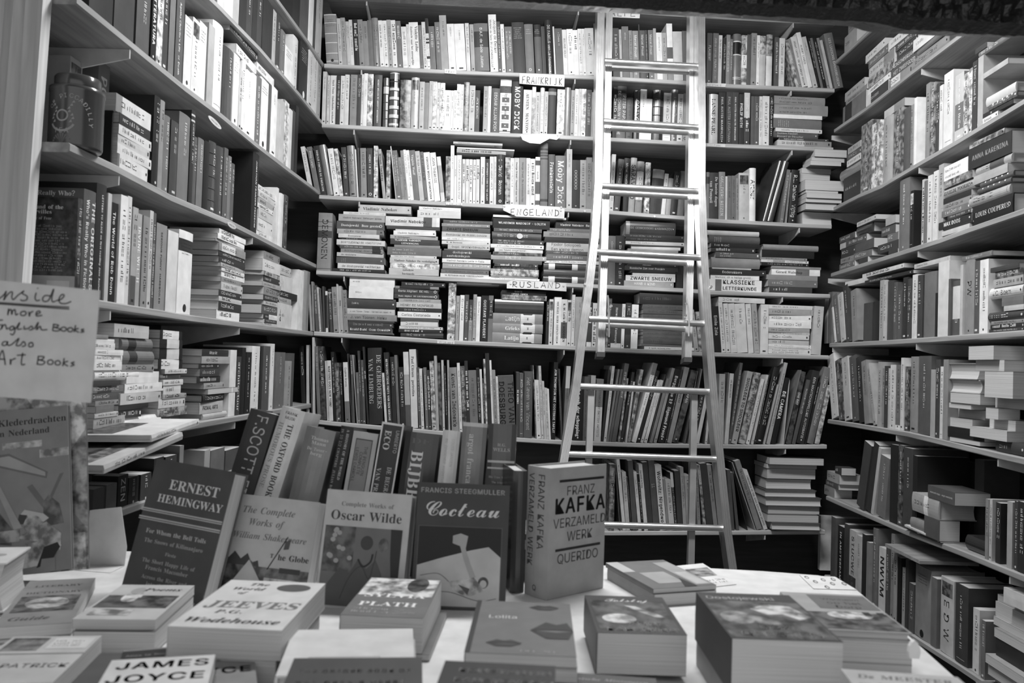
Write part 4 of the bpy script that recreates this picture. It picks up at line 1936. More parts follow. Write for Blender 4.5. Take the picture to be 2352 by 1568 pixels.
# ------------------------------------------------------------------ hand lettering drawn as flat strokes
def smooth(pts, n=5):
    out = []
    for i in range(len(pts)-1):
        p0, p1, p2, p3 = pts[max(0, i-1)], pts[i], pts[i+1], pts[min(len(pts)-1, i+2)]
        for k in range(n):
            t = k/n
            out.append(tuple(.5*((2*p1[j])+(-p0[j]+p2[j])*t+(2*p0[j]-5*p1[j]+4*p2[j]-p3[j])*t*t+(-p0[j]+3*p1[j]-3*p2[j]+p3[j])*t**3) for j in (0, 1)))
    out.append(tuple(pts[-1])); return out
def stroke(mb, pts, w, fn, mat, curve=True):
    if curve and len(pts) > 2: pts = smooth(pts)
    q = []
    for i, p in enumerate(pts):
        a, b = pts[max(0, i-1)], pts[min(len(pts)-1, i+1)]
        dx, dy = b[0]-a[0], b[1]-a[1]; l = math.hypot(dx, dy) or 1
        nx, ny = -dy/l*w/2, dx/l*w/2
        q.append(((p[0]+nx, p[1]+ny), (p[0]-nx, p[1]-ny)))
    for (a, b), (c, d) in zip(q, q[1:]): mb.poly([fn(*a), fn(*b), fn(*d), fn(*c)], mat)
CAPS = {'A': [[(0, 0), (.35, 1), (.6, 0)], [(.1, .36), (.55, .36)]], 'D': [[(.1, 0), (.12, 1)], [(.05, .95), (.5, .8), (.6, .4), (.4, .08), (.02, 0)]], 'E': [[(.55, 1), (.05, .95), (.02, 0), (.6, .04)], [(.03, .5), (.45, .52)]],
 'F': [[(.05, 0), (.08, .95), (.6, 1)], [(.06, .5), (.45, .52)]], 'G': [[(.6, .85), (.35, 1), (.05, .6), (.1, .15), (.4, 0), (.6, .2), (.6, .45), (.35, .45)]], 'I': [[(.1, 0), (.12, 1)]], 'J': [[(.35, 1), (.35, .2), (.2, 0), (0, .1)]],
 'K': [[(.08, 0), (.08, 1)], [(.58, 1), (.1, .48), (.6, 0)]], 'L': [[(.1, 1), (.08, .02), (.6, .02)]], 'N': [[(.02, 0), (.08, 1), (.5, .05), (.58, 1)]], 'R': [[(.06, 0), (.08, 1)], [(.03, .95), (.5, .88), (.45, .55), (.08, .48), (.58, 0)]],
 'S': [[(.55, .9), (.25, 1), (.08, .75), (.5, .4), (.45, .08), (.05, .05)]], 'T': [[(0, .97), (.6, 1)], [(.3, 1), (.28, 0)]], 'U': [[(.05, 1), (.05, .25), (.25, 0), (.5, .15), (.55, 1)]], 'O': [[(.3, 1), (.05, .6), (.15, .1), (.45, .1), (.58, .6), (.3, 1)]], 'C': [[(.55, .9), (.2, .95), (.05, .5), (.2, .05), (.55, .1)]], 'H': [[(.05, 0), (.05, 1)], [(.5, 0), (.52, 1)], [(.05, .5), (.5, .5)]]}
SHARP = set('AEFKLNT')
def paper_sign(label, outline, text, base, off, curl=None, pins=(), w=.0026, name='paper_sign'):
    """outline, base line (two points) and pins are read along the shelf edge they are pinned to."""
    P0 = PB-nb*off; B = on_plane(*outline[0], P0, nb)
    def pt(u, v): return on_plane(u, v, P0, nb)
    pts = [pt(u, v) for u, v in outline]
    mb = MB(); back = [p+nb*.0006 for p in pts]; n = len(pts); paper = M(.74, 'c')
    if curl: pts2 = [p-nb*c for p, c in zip(pts, curl)]; back = [p+nb*.0006 for p in pts2]; pts = pts2
    mb.faces(pts+back, [tuple(range(n)), tuple(range(2*n-1, n-1, -1))]+[(i, i+n, (i+1) % n+n, (i+1) % n) for i in range(n)], paper)
    for i in range(len(mb.v)): pass
    o = mb.build(name); tag(o, label, 'sign', 'paper shelf signs')
    if text:
        a, b, hgt = base; A, Bq = pt(*a), pt(*b); d = Bq-A; Lw = d.length; d.normalize(); up = (UP-d*UP.dot(d)).normalized()
        k = MB(); adv = Lw/len(text); cs = hgt
        for i, ch in enumerate(text):
            for st in CAPS.get(ch, []):
                q = [(i*adv+x*adv*.86/.62*.8, y*cs) for x, y in st]
                stroke(k, q, w, lambda x, y: A+d*x+up*y-nb*.0005, M(1, 'i'), ch not in SHARP)
        part(k, 'hand_lettering', o)
    for u, v in pins:
        m2 = MB(); c = pt(u, v); m2.tube([c-nb*.0005, c-nb*.003], .0042, M(8), 10); part(m2, 'push_pin', o)
    return o
paper_sign('creased white paper sign reading FRANKRIJK pinned to a back shelf edge', [(1193, 168), (1245, 170), (1297, 173), (1296, 199), (1240, 196), (1193, 192)], 'FRANKRIJK', ((1199, 191), (1294, 196), .030), .004)
paper_sign('white paper sign reading ENGELAND with clipped lower corner', [(1155, 470), (1180, 469), (1285, 475), (1297, 480), (1296, 502), (1186, 497), (1156, 483)], 'ENGELAND', ((1173, 494), (1288, 496), .027), .004, pins=((1159, 473), (1288, 483), (1289, 476)))
paper_sign('white paper sign reading RUSLAND under the stacked novels', [(1164, 649), (1174, 644), (1240, 646), (1301, 650), (1301, 669), (1230, 664), (1164, 662)], 'RUSLAND', ((1177, 659), (1291, 662), .024), .004, pins=((1173, 651), (1294, 656)))
paper_sign('curled torn paper sign reading US under the second back shelf', [(1195, 309), (1240, 307), (1285, 308), (1286, 315), (1278, 322), (1262, 319), (1240, 332), (1216, 330), (1200, 322)], 'US', ((1220, 325), (1251, 325), .017), .012, curl=(0, 0, 0, 0, .006, .004, .012, .012, .006), pins=((1199, 310), (1281, 310)))
paper_sign('white paper sign reading ITALIE behind the ladder top', [(1367, 11), (1471, 21), (1469, 42), (1368, 38)], 'ITALIE', ((1371, 36), (1464, 38), .026), .004)
paper_sign('small paper label reading FRAN on the shelf edge', [(1021, 158), (1048, 160), (1048, 170), (1021, 168)], 'FRAN', ((1024, 167), (1045, 168), .010), .003, w=.0006, name='shelf_label')
paper_sign('worn tape label on the shelf edge right of the ladder top', [(1624, 190), (1668, 192), (1666, 200), (1624, 198)], 'HISTORIE', ((1628, 197), (1658, 198), .006), .003, w=.0005, name='shelf_label')
paper_sign('worn tape label on the third shelf edge right of the ladder', [(1624, 329), (1666, 331), (1666, 338), (1624, 336)], 'TURK', ((1640, 335), (1656, 336), .006), .003, w=.0005, name='shelf_label')
paper_sign('faded tape label under the thin white paperbacks', [(1024, 464), (1062, 466), (1062, 472), (1024, 470)], 'IERLAND', ((1028, 470), (1060, 471), .006), .003, w=.0005, name='shelf_label')
paper_sign('tape label reading FILOLOGIE above the art books', [(1004, 781), (1044, 783), (1044, 790), (1004, 788)], 'FILOLOGIE', ((1010, 788), (1042, 790), .008), .003, w=.0009, name='shelf_label')
for (u, v), lb in (((1503, 497), 'round white pin on the shelf edge behind the ladder'), ((1343, 485), 'round white pin on the shelf edge left of the ladder')):
    c = on_plane(u, v, PB-nb*.001, nb); mb = MB(); mb.tube([c, c-nb*.004], .0048, M(9), 14); tag(mb.build('drawing_pin'), lb, 'pin')
for (a, b), lb in ((((478, 267), (508, 295)), 'oval paper label on the edge of the shelf above the tin'), (((522, 512), (542, 523)), 'oval paper label on the edge of the shelf under the tin')):
    pl = V((LX+.001, 0, 0)); A, B = on_plane(*a, pl, V((1, 0, 0))), on_plane(*b, pl, V((1, 0, 0)))
    c = (A+B)/2; d = (B-A)/2; mb = MB(); r = .0085
    ring = [c+d*math.cos(2*PI*k/20)+UP*(r*math.sin(2*PI*k/20)) for k in range(20)]
    mb.faces(ring+[p+V((.0006, 0, 0)) for p in ring], [tuple(range(19, -1, -1)), tuple(range(20, 40))]+[(i, (i+1) % 20, (i+1) % 20+20, i+20) for i in range(20)], M(7))
    o = mb.build('shelf_label'); tag(o, lb, 'label')
    k = MB(); pc, w = dash2d(d.length*1.2, .008, random.Random(5)); dn = d.normalized()
    for vs, fs in pc: k.faces([c-d*.6+dn*x+UP*(y-.002)+V((.001, 0, 0)) for x, y in vs], fs, M(2, 'i'))
    part(k, 'hand_lettering', o)

# handwritten card hanging in the window
cy_ = V((0, .97, 0)); YN = V((0, 1, 0))
def cp(u, v, e=0.0): return on_plane(u, v, cy_-YN*e, YN)
mb = MB(); q = [cp(-75, 636), cp(229, 667), cp(208, 925), cp(-85, 906)]
mb.hexa([p+YN*.0014 for p in q], q, M(.56, 'c'))
card = mb.build('handwritten_card'); tag(card, 'white card handwritten inside more English books also art books', 'sign')
ST = [[(-40, 150), (0, 132), (30, 105), (42, 85), (30, 130), (26, 145), (50, 110), (75, 90), (85, 95), (80, 125), (92, 143), (120, 115), (165, 82)], [(165, 82), (152, 100), (185, 120), (180, 145), (150, 150), (140, 142)], [(248, 95), (240, 130), (250, 150), (275, 145)], [(257, 62), (260, 68)],
 [(345, 118), (310, 115), (292, 135), (300, 155), (330, 150), (350, 110), (368, 70), (355, 130), (360, 158), (382, 152)], [(385, 150), (420, 140), (440, 115), (425, 108), (405, 135), (412, 165), (450, 170), (488, 155)], [(-20, 162), (120, 172), (250, 182), (475, 195)], [(-20, 171), (120, 181), (240, 190), (475, 208)],
 [(58, 203), (53, 250), (57, 225), (75, 210), (80, 245), (86, 222), (102, 212), (108, 248), (125, 238)], [(170, 222), (145, 228), (142, 248), (165, 252), (180, 236), (168, 222)], [(197, 225), (202, 258), (206, 235), (228, 222)], [(245, 245), (275, 232), (268, 220), (250, 230), (250, 255), (290, 250)],
 [(20, 283), (-15, 290), (-20, 345), (5, 345)], [(-15, 318), (5, 316)], [(14, 310), (10, 345), (18, 325), (36, 315), (45, 345), (60, 335)], [(95, 325), (72, 330), (68, 350), (86, 350), (98, 330), (100, 365), (85, 385), (70, 375)], [(105, 345), (135, 300), (120, 345), (150, 342)], [(167, 322), (165, 345), (188, 340)], [(190, 345), (215, 325), (225, 345), (200, 352)], [(235, 345), (262, 298), (250, 350), (275, 325), (285, 350), (325, 348)],
 [(368, 310), (360, 355)], [(362, 312), (400, 318), (388, 332), (370, 332), (412, 345), (395, 358), (360, 355)], [(440, 330), (420, 338), (422, 355), (445, 358), (455, 342), (440, 330)], [(485, 334), (466, 342), (468, 360), (490, 362), (500, 346), (485, 334)], [(518, 318), (508, 366)], [(540, 340), (512, 350), (541, 368)], [(577, 345), (557, 350), (575, 362), (550, 368)],
 [(45, 430), (20, 435), (15, 455), (40, 455), (52, 430), (52, 455), (80, 450), (130, 408), (110, 455), (138, 456), (160, 430), (175, 455), (150, 466)], [(218, 436), (198, 445), (200, 466), (225, 462), (222, 440), (210, 438)],
 [(-30, 600), (10, 500), (22, 505), (36, 592)], [(-10, 550), (36, 552)], [(70, 550), (72, 590), (77, 560), (108, 545)], [(155, 508), (146, 585), (172, 585)], [(115, 525), (176, 521)], [(262, 530), (255, 586)], [(258, 532), (302, 535), (285, 555), (265, 555), (307, 568), (290, 588), (250, 585)], [(350, 555), (328, 563), (330, 584), (355, 586), (364, 568), (350, 555)], [(400, 560), (380, 568), (382, 588), (405, 590), (414, 574), (400, 560)], [(440, 543), (430, 600)], [(467, 565), (436, 578), (467, 600)], [(512, 570), (488, 578), (509, 590), (482, 600)]]
k = MB()
for s in ST: stroke(k, s, 8.5, lambda x, y: cp(x/2.987, 640+y/2.987, .0006), M(2, 'i'))
part(k, 'hand_lettering', card)

# window post on the left and the old beam overhead
def strip(mb, top, bot, y0, y1, mat):
    dy = V((0, y1-y0, 0))
    a = [on_y(top[0], top[1], y1)-dy, on_y(top[2], top[1], y1)-dy]; b = [on_y(bot[0], bot[1], y1)-dy, on_y(bot[2], bot[1], y1)-dy]
    mb.hexa([b[0], b[1], b[1]+dy, b[0]+dy], [a[0], a[1], a[1]+dy, a[0]+dy], mat)
mb = MB(); pw = mat_wood(.7, (30, 30, 1.5), .4, 'post')
strip(mb, (-200, -60, 44), (-260, 1000, -46), 1.535, 1.57, pw)
strip(mb, (44, -60, 84), (-46, 1000, 12), 1.56, 1.572, pw)
strip(mb, (84, -60, 124), (12, 1000, 46), 1.545, 1.574, pw)
mb.build('trim_1')['kind'] = 'structure'
# beam
YBm = 1.2
low = [(560, -24), (830, -8), (1100, 5), (1370, 17), (1620, 27), (1800, 38), (1900, 46), (1985, 51), (2018, 63), (2090, 68), (2180, 73), (2260, 75), (2420, 79)]
rb = random.Random(3); mb = MB()
def lerp_low(u):
    for (a, b), (c, d) in zip(low, low[1:]):
        if u <= c: return b+(d-b)*(u-a)/(c-a)
    return low[-1][1]
upl = [(560, -70), (1370, -14), (1620, 0), (1800, 10), (1990, 20), (2040, 26), (2110, 40), (2180, 43), (2260, 50), (2420, 57)]
def lerp_up(u):
    for (a, b), (c, d) in zip(upl, upl[1:]):
        if u <= c: return b+(d-b)*(u-a)/(c-a)
    return upl[-1][1]
nx_ = 150; vs = []; prof_n = 14
for i in range(nx_+1):
    u = 560+(2420-560)*i/nx_
    lo_, hi_ = on_y(u, lerp_low(u), YBm+.07), on_y(u, lerp_up(u), YBm)
    jt = lambda a: rb.uniform(-a, a)
    col = [V((lo_.x, YBm+.12, lo_.z+.014)), lo_+V((0, 0, jt(.0012))), V((hi_.x, YBm+.03, hi_.z-.006+jt(.001))), hi_+V((0, jt(.002), jt(.0015)))]
    col += [hi_+V((0, jt(.005), .012*k+jt(.002))) for k in range(1, prof_n-3)]
    vs += col
fs = [(i*prof_n+j, (i+1)*prof_n+j, (i+1)*prof_n+j+1, i*prof_n+j+1) for i in range(nx_) for j in range(prof_n-1)]
k = len(vs); vs += [V((p.x, YBm+.13, p.z)) for p in vs[prof_n-1::prof_n]]
fs += [(i*prof_n+prof_n-1, (i+1)*prof_n+prof_n-1, k+i+1, k+i) for i in range(nx_)]
m, t, b = nt('tarred_beam'); b.inputs['Base Color'].default_value = grey(.012); b.inputs['Roughness'].default_value = .28
tc = t.nodes.new('ShaderNodeTexCoord'); nz = t.nodes.new('ShaderNodeTexNoise'); nz.inputs['Scale'].default_value = 140; nz.inputs['Detail'].default_value = 5
bp = t.nodes.new('ShaderNodeBump'); bp.inputs['Strength'].default_value = .7; bp.inputs['Distance'].default_value = .004
t.links.new(tc.outputs['Object'], nz.inputs['Vector']); t.links.new(nz.outputs['Fac'], bp.inputs['Height']); t.links.new(bp.outputs[0], b.inputs['Normal'])
mb.faces(vs, fs, m); mb.build('trim_2')['kind'] = 'structure'

# ------------------------------------------------------------------ tea tin and the slipcase on the tin's shelf
p0L = V((LX-.055, 0, 0)); XN = V((1, 0, 0))
zsh = shelf_z('LB', on_plane(200, 340, V((LX, 0, 0)), XN).y)+.0006
dT = on_z(172, 346, zsh).y
a, b_ = on_y(117, 300, dT), on_y(232, 300, dT)
rT = (b_-a).length/2*.98; cx_ = (a.x+b_.x)/2
hT = (on_y(180, 208, dT).z-zsh)
mt, t, b = nt('lacquered_tin'); b.inputs['Base Color'].default_value = grey(.10); b.inputs['Metallic'].default_value = .3; b.inputs['Roughness'].default_value = .2
XT = Matrix.Translation((cx_, dT+.0, zsh))
mb = MB(); mb.lathe([(0, 0), (rT*.97, 0), (rT, .004), (rT, hT-.012), (rT*1.03, hT-.010), (rT*1.03, hT-.002), (rT*.9, hT), (0, hT)], mt, 48)
tin = mb.build('tea_tin', None, XT, True); tag(tin, 'dark round tea tin with gilt lettering and a lid', 'tin')
mb = MB(); mb.lathe([(rT*.84, hT+.0005), (rT*.86, hT+.003), (rT*.86, hT+.020), (rT*.82, hT+.023), (0, hT+.023)], mt, 48); part(mb, 'lid', tin, None, True)
k = MB(); gold = M(6, 'i')
def onT(a, z, e=.0004):
    th = -PI/2-.02+a/rT; return V(((rT+e)*math.cos(th), (rT+e)*math.sin(th), z))
arc = 'OF PICCADILLY'
for i, ch in enumerate(arc):
    an = math.radians(150-i*12.5); g = GL.get(('S', ch))
    if not g: continue
    cxx, czz = math.cos(an)*rT*.78+.01, hT*.40+math.sin(an)*hT*.36; ro = an-PI/2; s = .017
    k.faces([onT(cxx+(x*math.cos(ro)-y*math.sin(ro))*s, czz+(x*math.sin(ro)+y*math.cos(ro))*s) for x, y in g[0]], g[1], gold)
pc, w = text2d('TEA', 'S', .019, .12)
for vs, fs in pc: k.faces([onT(x-w/2, hT*.19+y) for x, y in vs], fs, gold)
for i in range(9):                       # fan at the foot
    an = math.radians(20+i*17.5); an2 = an+math.radians(12)
    k.poly([onT(0, hT*.03), onT(math.cos(an)*.019, hT*.03+math.sin(an)*.019), onT(math.cos(an2)*.019, hT*.03+math.sin(an2)*.019)], M(4, 'i'))
def ring(cx0, cz0, r, w):
    for q in range(16):
        a0, a1 = 2*PI*q/16, 2*PI*(q+1)/16
        k.poly([onT(cx0+math.cos(a0)*r, cz0+math.sin(a0)*r), onT(cx0+math.cos(a1)*r, cz0+math.sin(a1)*r), onT(cx0+math.cos(a1)*(r-w), cz0+math.sin(a1)*(r-w)), onT(cx0+math.cos(a0)*(r-w), cz0+math.sin(a0)*(r-w))], gold)
ring(0, hT*.47, .012, .003)
for sx in (-1, 1):
    for q in range(7):
        x0, z0 = sx*(.016+.004*math.sin(q*1.3)), hT*.36+q*.0065
        k.poly([onT(x0-.003, z0), onT(x0+.003, z0+.001), onT(x0+.001, z0+.006)], gold)
for q in range(10):
    a0, a1 = math.radians(205+q*13), math.radians(205+q*13+13)
    k.poly([onT(math.cos(a0)*.026, hT*.42+math.sin(a0)*.026), onT(math.cos(a1)*.026, hT*.42+math.sin(a1)*.026), onT(math.cos(a1)*.022, hT*.42+math.sin(a1)*.022), onT(math.cos(a0)*.022, hT*.42+math.sin(a0)*.022)], gold)
part(k, 'gilt_print', tin)

# open slipcase holding the five lying paperbacks beside the tin
R_ = [r for r in BOOKS if r['row'] == 'LB' and r['mode'] == 'S' and r['n'] == 6 and r['k'] > 0]
if R_:
    cs = [r['o'].matrix_world @ V(c) for r in R_ for c in r['o'].bound_box]
    lo = V((min(c.x for c in cs), min(c.y for c in cs), min(c.z for c in cs))); hi = V((max(c.x for c in cs), max(c.y for c in cs), max(c.z for c in cs)))
    mb = MB(); k = M(0); x1 = hi.x-.012
    mb.box((lo.x-.02, lo.y-.006, zsh), (x1, lo.y-.002, hi.z), k)
    mb.box((lo.x-.02, lo.y-.002, zsh), (lo.x-.016, hi.y, hi.z), k)
    tag(mb.build('slipcase'), 'black slipcase wall against the lying paperbacks beside the tea tin', 'slipcase')
# print on the covers that face the street on the left shelves
def back_cover(anchor, items):
    for r in BOOKS:
        if r.get('anchor') == anchor:
            o = r['o']; me = o.data; t = r['t']; h = r['h']; d = max(v.co.y for v in me.vertices)
            part(deco(items, lambda a, b, lv: (-t/2-.0003-lv*.00005, d-a, b), d, h), 'cover_print', o)
# ------------------------------------------------------------------ display table in the window
ZT = O.z-.38
def zt(u, v, z=ZT): return on_z(u, v, z)
edge_px = [(1480, 1301), (1620, 1304), (1750, 1311), (1880, 1321), (1928, 1332), (1962, 1350), (2005, 1386), (2060, 1436), (2105, 1476), (2165, 1530)]
E_ = [zt(u, v) for u, v in edge_px]
d_ = (E_[-1]-E_[-3]).normalized(); E_.append(E_[-1]+d_*.45)
left_far = V((-.88, E_[0].y-.03, ZT)); left_near = V((-.88, .5, ZT)); right_near = E_[-1]
ring_ = [left_far]+E_+[V((left_near.x, right_near.y, ZT))]
table = empty('display_table', (0, 1.0, 0), 'white-topped display table behind the window, covered with books', 'table')
mb = MB(); n = len(ring_); low_ = [p-UP*.03 for p in ring_]
mb.faces(ring_+low_, [tuple(range(n))[::-1], tuple(range(n, 2*n))]+[(i, (i+1) % n, (i+1) % n+n, i+n) for i in range(n)], M(.74, 'c'))
o = mb.build('table_top'); o.parent = table; o.matrix_parent_inverse = Matrix.Translation((0, -1, 0))
for x, y in ((-.8, 1.42), (-.8, .72), (.42, 1.38), (.42, .72)):
    mb = MB(); mb.box((x-.025, y-.025, 0), (x+.025, y+.025, ZT-.03), mat_wood(.2)); o = mb.build('leg'); o.parent = table; o.matrix_parent_inverse = Matrix.Translation((0, -1, 0))

def deco(items, fn, w, h):
    """Printed decoration: fn(a, b, level) maps metres on the cover to space; items use fractions of w and h."""
    mb = MB(); lv = 0
    for it in items:
        lv += 1; k = it[0]
        if k == 't':
            _, s, x, y, size, st, tone, al = it[:8]; sh = it[8] if len(it) > 8 else 0
            pc, ww = text2d(s, st, size*h); mw = it[9]*w if len(it) > 9 else w*.94
            sx = mw/ww if len(it) > 9 else min(1, mw/ww)
            sy = max(.8, min(1.45, sx)) if len(it) > 9 else 1
            x0 = x*w-(ww*sx*(.5 if al == 'c' else 1 if al == 'r' else 0))
            for vs, fs in pc: mb.faces([fn(x0+(a+sh*b)*sx, y*h+b*sy, lv) for a, b in vs], fs, M(tone, 'i'))
        elif k == 'v':                 # reading downwards, x: left side of the letters, y: start
            _, s, x, y, size, st, tone = it[:7]
            pc, ww = text2d(s, st, size*w); mh = (it[7] if len(it) > 7 else .9)*h
            sx = min(1, mh/ww) if ww else 1
            for vs, fs in pc: mb.faces([fn(x*w+b, y*h-a*sx, lv) for a, b in vs], fs, M(tone, 'i'))
        elif k in 'rn':
            _, x0, y0, x1, y1, tone = it
            nn = 8
            for q in range(nn):
                a, b = (x0+(x1-x0)*q/nn)*w, (x0+(x1-x0)*(q+1)/nn)*w
                mb.poly([fn(a, y0*h, lv), fn(b, y0*h, lv), fn(b, y1*h, lv), fn(a, y1*h, lv)], M(tone, 'p' if k == 'n' else 'c'))
        elif k == 'p': mb.poly([fn(x*w, y*h, lv) for x, y in it[1]], M(it[2], 'p' if len(it) > 3 else 'c'))
        elif k == 'e':
            _, cx, cy, rx, ry, tone = it[:6]
            mb.poly([fn(cx*w+rx*w*math.cos(2*PI*q/28), cy*h+ry*h*math.sin(2*PI*q/28), lv) for q in range(28)], M(tone, 'p' if len(it) > 6 else 'c'))
        elif k == 'd':                 # lines of print too small to read
            _, x0, y0, x1, y1, nl, tone = it
            rn = random.Random(int(x0*100+y0*37+nl))
            for q in range(nl):
                yy = y1-(y1-y0)*(q+.8)/nl; s = (y1-y0)*h/nl*1.3
                pc, ww = dash2d((x1-x0)*w*rn.uniform(.8, 1), s, rn)
                for vs, fs in pc: mb.faces([fn(x0*w+a, yy*h+b, lv) for a, b in vs], fs, M(tone, 'i'))
        elif k == 's': stroke(mb, [(x*w, y*h) for x, y in it[1]], it[2]*w, lambda a, b: fn(a, b, lv), M(it[3], 'i'))
    return mb
def cover_book(label, BL, ax_up, width_dir, t, w, h, tone, fl, items, kind, spine=None, group=None, ck=None, cat='book'):
    """BL: lower spine-side corner of the front cover; ax_up: foot to head; width_dir: spine to fore-edge."""
    az = ax_up.normalized(); ay = (width_dir-az*width_dir.dot(az)).normalized(); ax = ay.cross(az)
    X = frame(BL-ax*(t/2), ax, ay, az)
    fl, bands = parse_flags(fl)
    o = make_book(X, t, h, w, tone, dict(fl, n=1), None, bands, random.Random(int(t*1e5)), kind, None, label, cat, group)
    if items:
        mb = deco(items, lambda a, b, lv: (t/2+.0002+lv*.00004, a, b), w, h)
        part(mb, 'cover_print', o)
    if spine:
        bulge = (min(t*.2, .007) if 'r' in fl else min(t*.1, .003)) if ('h' in fl or 'r' in fl) else .0004
        mb = deco(spine, lambda a, b, lv: (a-t/2, spine_y((a-t/2)*2/t, t, bulge)-.0003-lv*.00005, b), t, h)
        part(mb, 'spine_print', o)
    return o
ONT = 'books lying open-faced on the display table'; STAND = 'books leaning up on the display table'; SPN = 'spines standing at the back of the display table'
def flat(label, BL, BR, TL, drop, t, tone, fl, items, kind='paperback_book', under=(), spine_side='l', rot=False):
    """Book lying face up; BL, BR, TL are the picture corners of its cover, drop how far its top lies under the eye."""
    z = O.z-drop; a, b, c = on_z(*BL, z), on_z(*BR, z), on_z(*TL, z)
    up, wd = c-a, b-a
    h, w = up.length, abs(wd.dot((V((up.y, -up.x, 0))).normalized()))
    o = cover_book(label, a, up, wd, t, w, h, tone, fl, items, kind, None, ONT)
    zb = z-t
    k = 0
    for ut, utone, ulab, dx, dy in under:
        zz = zb; ut = min(ut, zz-ZT-.0006) if ut else zz-ZT-.0008
        if ut < .003: break
        az = up.normalized(); ay = (wd-az*wd.dot(az)).normalized()
        cover_book(ulab, a+ay*dx+az*dy-UP*(a.z-zz+.0003), up, wd, ut, w*.98, h*.98, utone, '', None, 'paperback_book', None, ONT)
        zb = zz-ut-.0003
    return o
def lean(label, BL, BR, TL, ang, t, tone, fl, items, kind, spine=None):
    a, b = zt(*BL), zt(*BR); a = a+UP*.0006; b = b+UP*.0006
    e = (b-a).normalized(); bk = UP.cross(e); bk = bk if bk.y > 0 else -bk
    upv = UP*math.cos(ang)+bk*math.sin(ang); n = e.cross(upv)
    c = on_plane(*TL, a, n)
    up = c-a; h = up.length; azn = up.normalized(); ay = (b-a)-azn*(b-a).dot(azn); w = ay.length
    return cover_book(label, a, up, ay, t, w, h, tone, fl, items, kind, spine, STAND)

# --- the row of covers facing the street
lean('grey glossy hardback with white Roman capitals and two double rules, leaning at the left', (268, 1372), (462, 1392), (357, 1052), .24, .042, 3, 'hg', [
 ('t', 'ERNEST', .26, .80, .105, 'R', 8, 'l', 0, .62), ('t', 'HEMINGWAY', .16, .70, .105, 'R', 8, 'l', 0, .80), ('r', 0, .635, 1, .645, 7), ('r', 0, .622, 1, .629, 7), ('r', 0, .575, 1, .585, 7), ('r', 0, .562, 1, .569, 7),
 ('t', 'For Whom the Bell Tolls', .5, .475, .062, 'R', 7, 'c', 0, .74), ('t', 'The Snows of Kilimanjaro', .5, .41, .05, 'R', 6, 'c', 0, .72), ('t', 'Fiesta', .5, .34, .05, 'R', 6, 'c'), ('t', 'The Short Happy Life of', .5, .275, .05, 'R', 6, 'c', 0, .64), ('t', 'Francis Macomber', .5, .228, .05, 'R', 6, 'c', 0, .52),
 ('t', 'Across the River and', .5, .165, .05, 'R', 6, 'c', 0, .55), ('t', 'into the Trees', .5, .118, .05, 'R', 6, 'c', 0, .4), ('t', 'The Old Man and the Sea', .5, .05, .062, 'R', 7, 'c', 0, .86)], 'hardback_book')
lean('pale jacket with swash lettering above an etched theatre view, second cover from left', (498, 1362), (700, 1372), (541, 1132), .22, .05, 7, 'h', [
 ('t', 'The Complete', .12, .82, .15, 'I', 4, 'l', 0, .62), ('t', 'Works of', .22, .70, .15, 'I', 4, 'l', 0, .4), ('t', 'William Shakespeare', .06, .565, .15, 'I', 4, 'l', 0, .86),
 ('n', 0, 0, 1, .30, 3), ('p', [(0, .30), (0, .40), (.06, .36), (.12, .43), (.2, .36), (.27, .42), (.33, .33), (.4, .36), (.42, .30)], 2), ('p', [(.12, .1), (.30, .36), (.46, .16), (.30, .1)], 7), ('p', [(.30, .36), (.34, .34), (.46, .16)], 3), ('n', .5, .1, .9, .2, 7), ('r', .66, .26, .9, .31, 2), ('p', [(.18, 0), (.28, .12), (.9, .08), (1, 0)], 6, 1),
 ('s', [(.52, .28), (.70, .62)], .012, 1), ('p', [(.68, .57), (.74, .60), (.73, .50), (.67, .49)], 3), ('t', 'T', .53, .40, .085, 'R', 1, 'l'), ('t', 'he Globe', .62, .385, .085, 'R', 1, 'l', 0, .36)], 'hardback_book')
rg = random.Random(8)
lean('cream jacket with a dark curved-figure drawing, third cover from left', (716, 1392), (921, 1402), (749, 1122), .2, .05, 7, 'h', [
 ('t', 'Complete Works of', .5, .865, .072, 'R', 4, 'c', 0, .60), ('t', 'Oscar Wilde', .5, .745, .125, 'R', 2, 'c', 0, .82), ('r', .05, .02, .93, .69, 4), ('n', .05, .30, .40, .69, 2)]
 +[('e', .12+rg.random()*.24, .36+rg.random()*.3, .028, .02, 6) for _ in range(12)]
 +[('p', [(.12, .02), (.14, .2), (.26, .34), (.38, .30), (.46, .42), (.56, .34), (.66, .42), (.74, .30), (.7, .02)], 3), ('p', [(.80, .69), (.93, .69), (.93, .1), (.86, .2), (.82, .45)], 1), ('e', .54, .56, .07, .06, 2), ('e', .73, .55, .055, .06, 3, 1), ('s', [(.30, .08), (.38, .26), (.50, .36), (.60, .26), (.64, .38), (.66, .5)], .009, 2), ('s', [(.46, .42), (.52, .36), (.60, .40), (.62, .47)], .02, 1)], 'hardback_book')
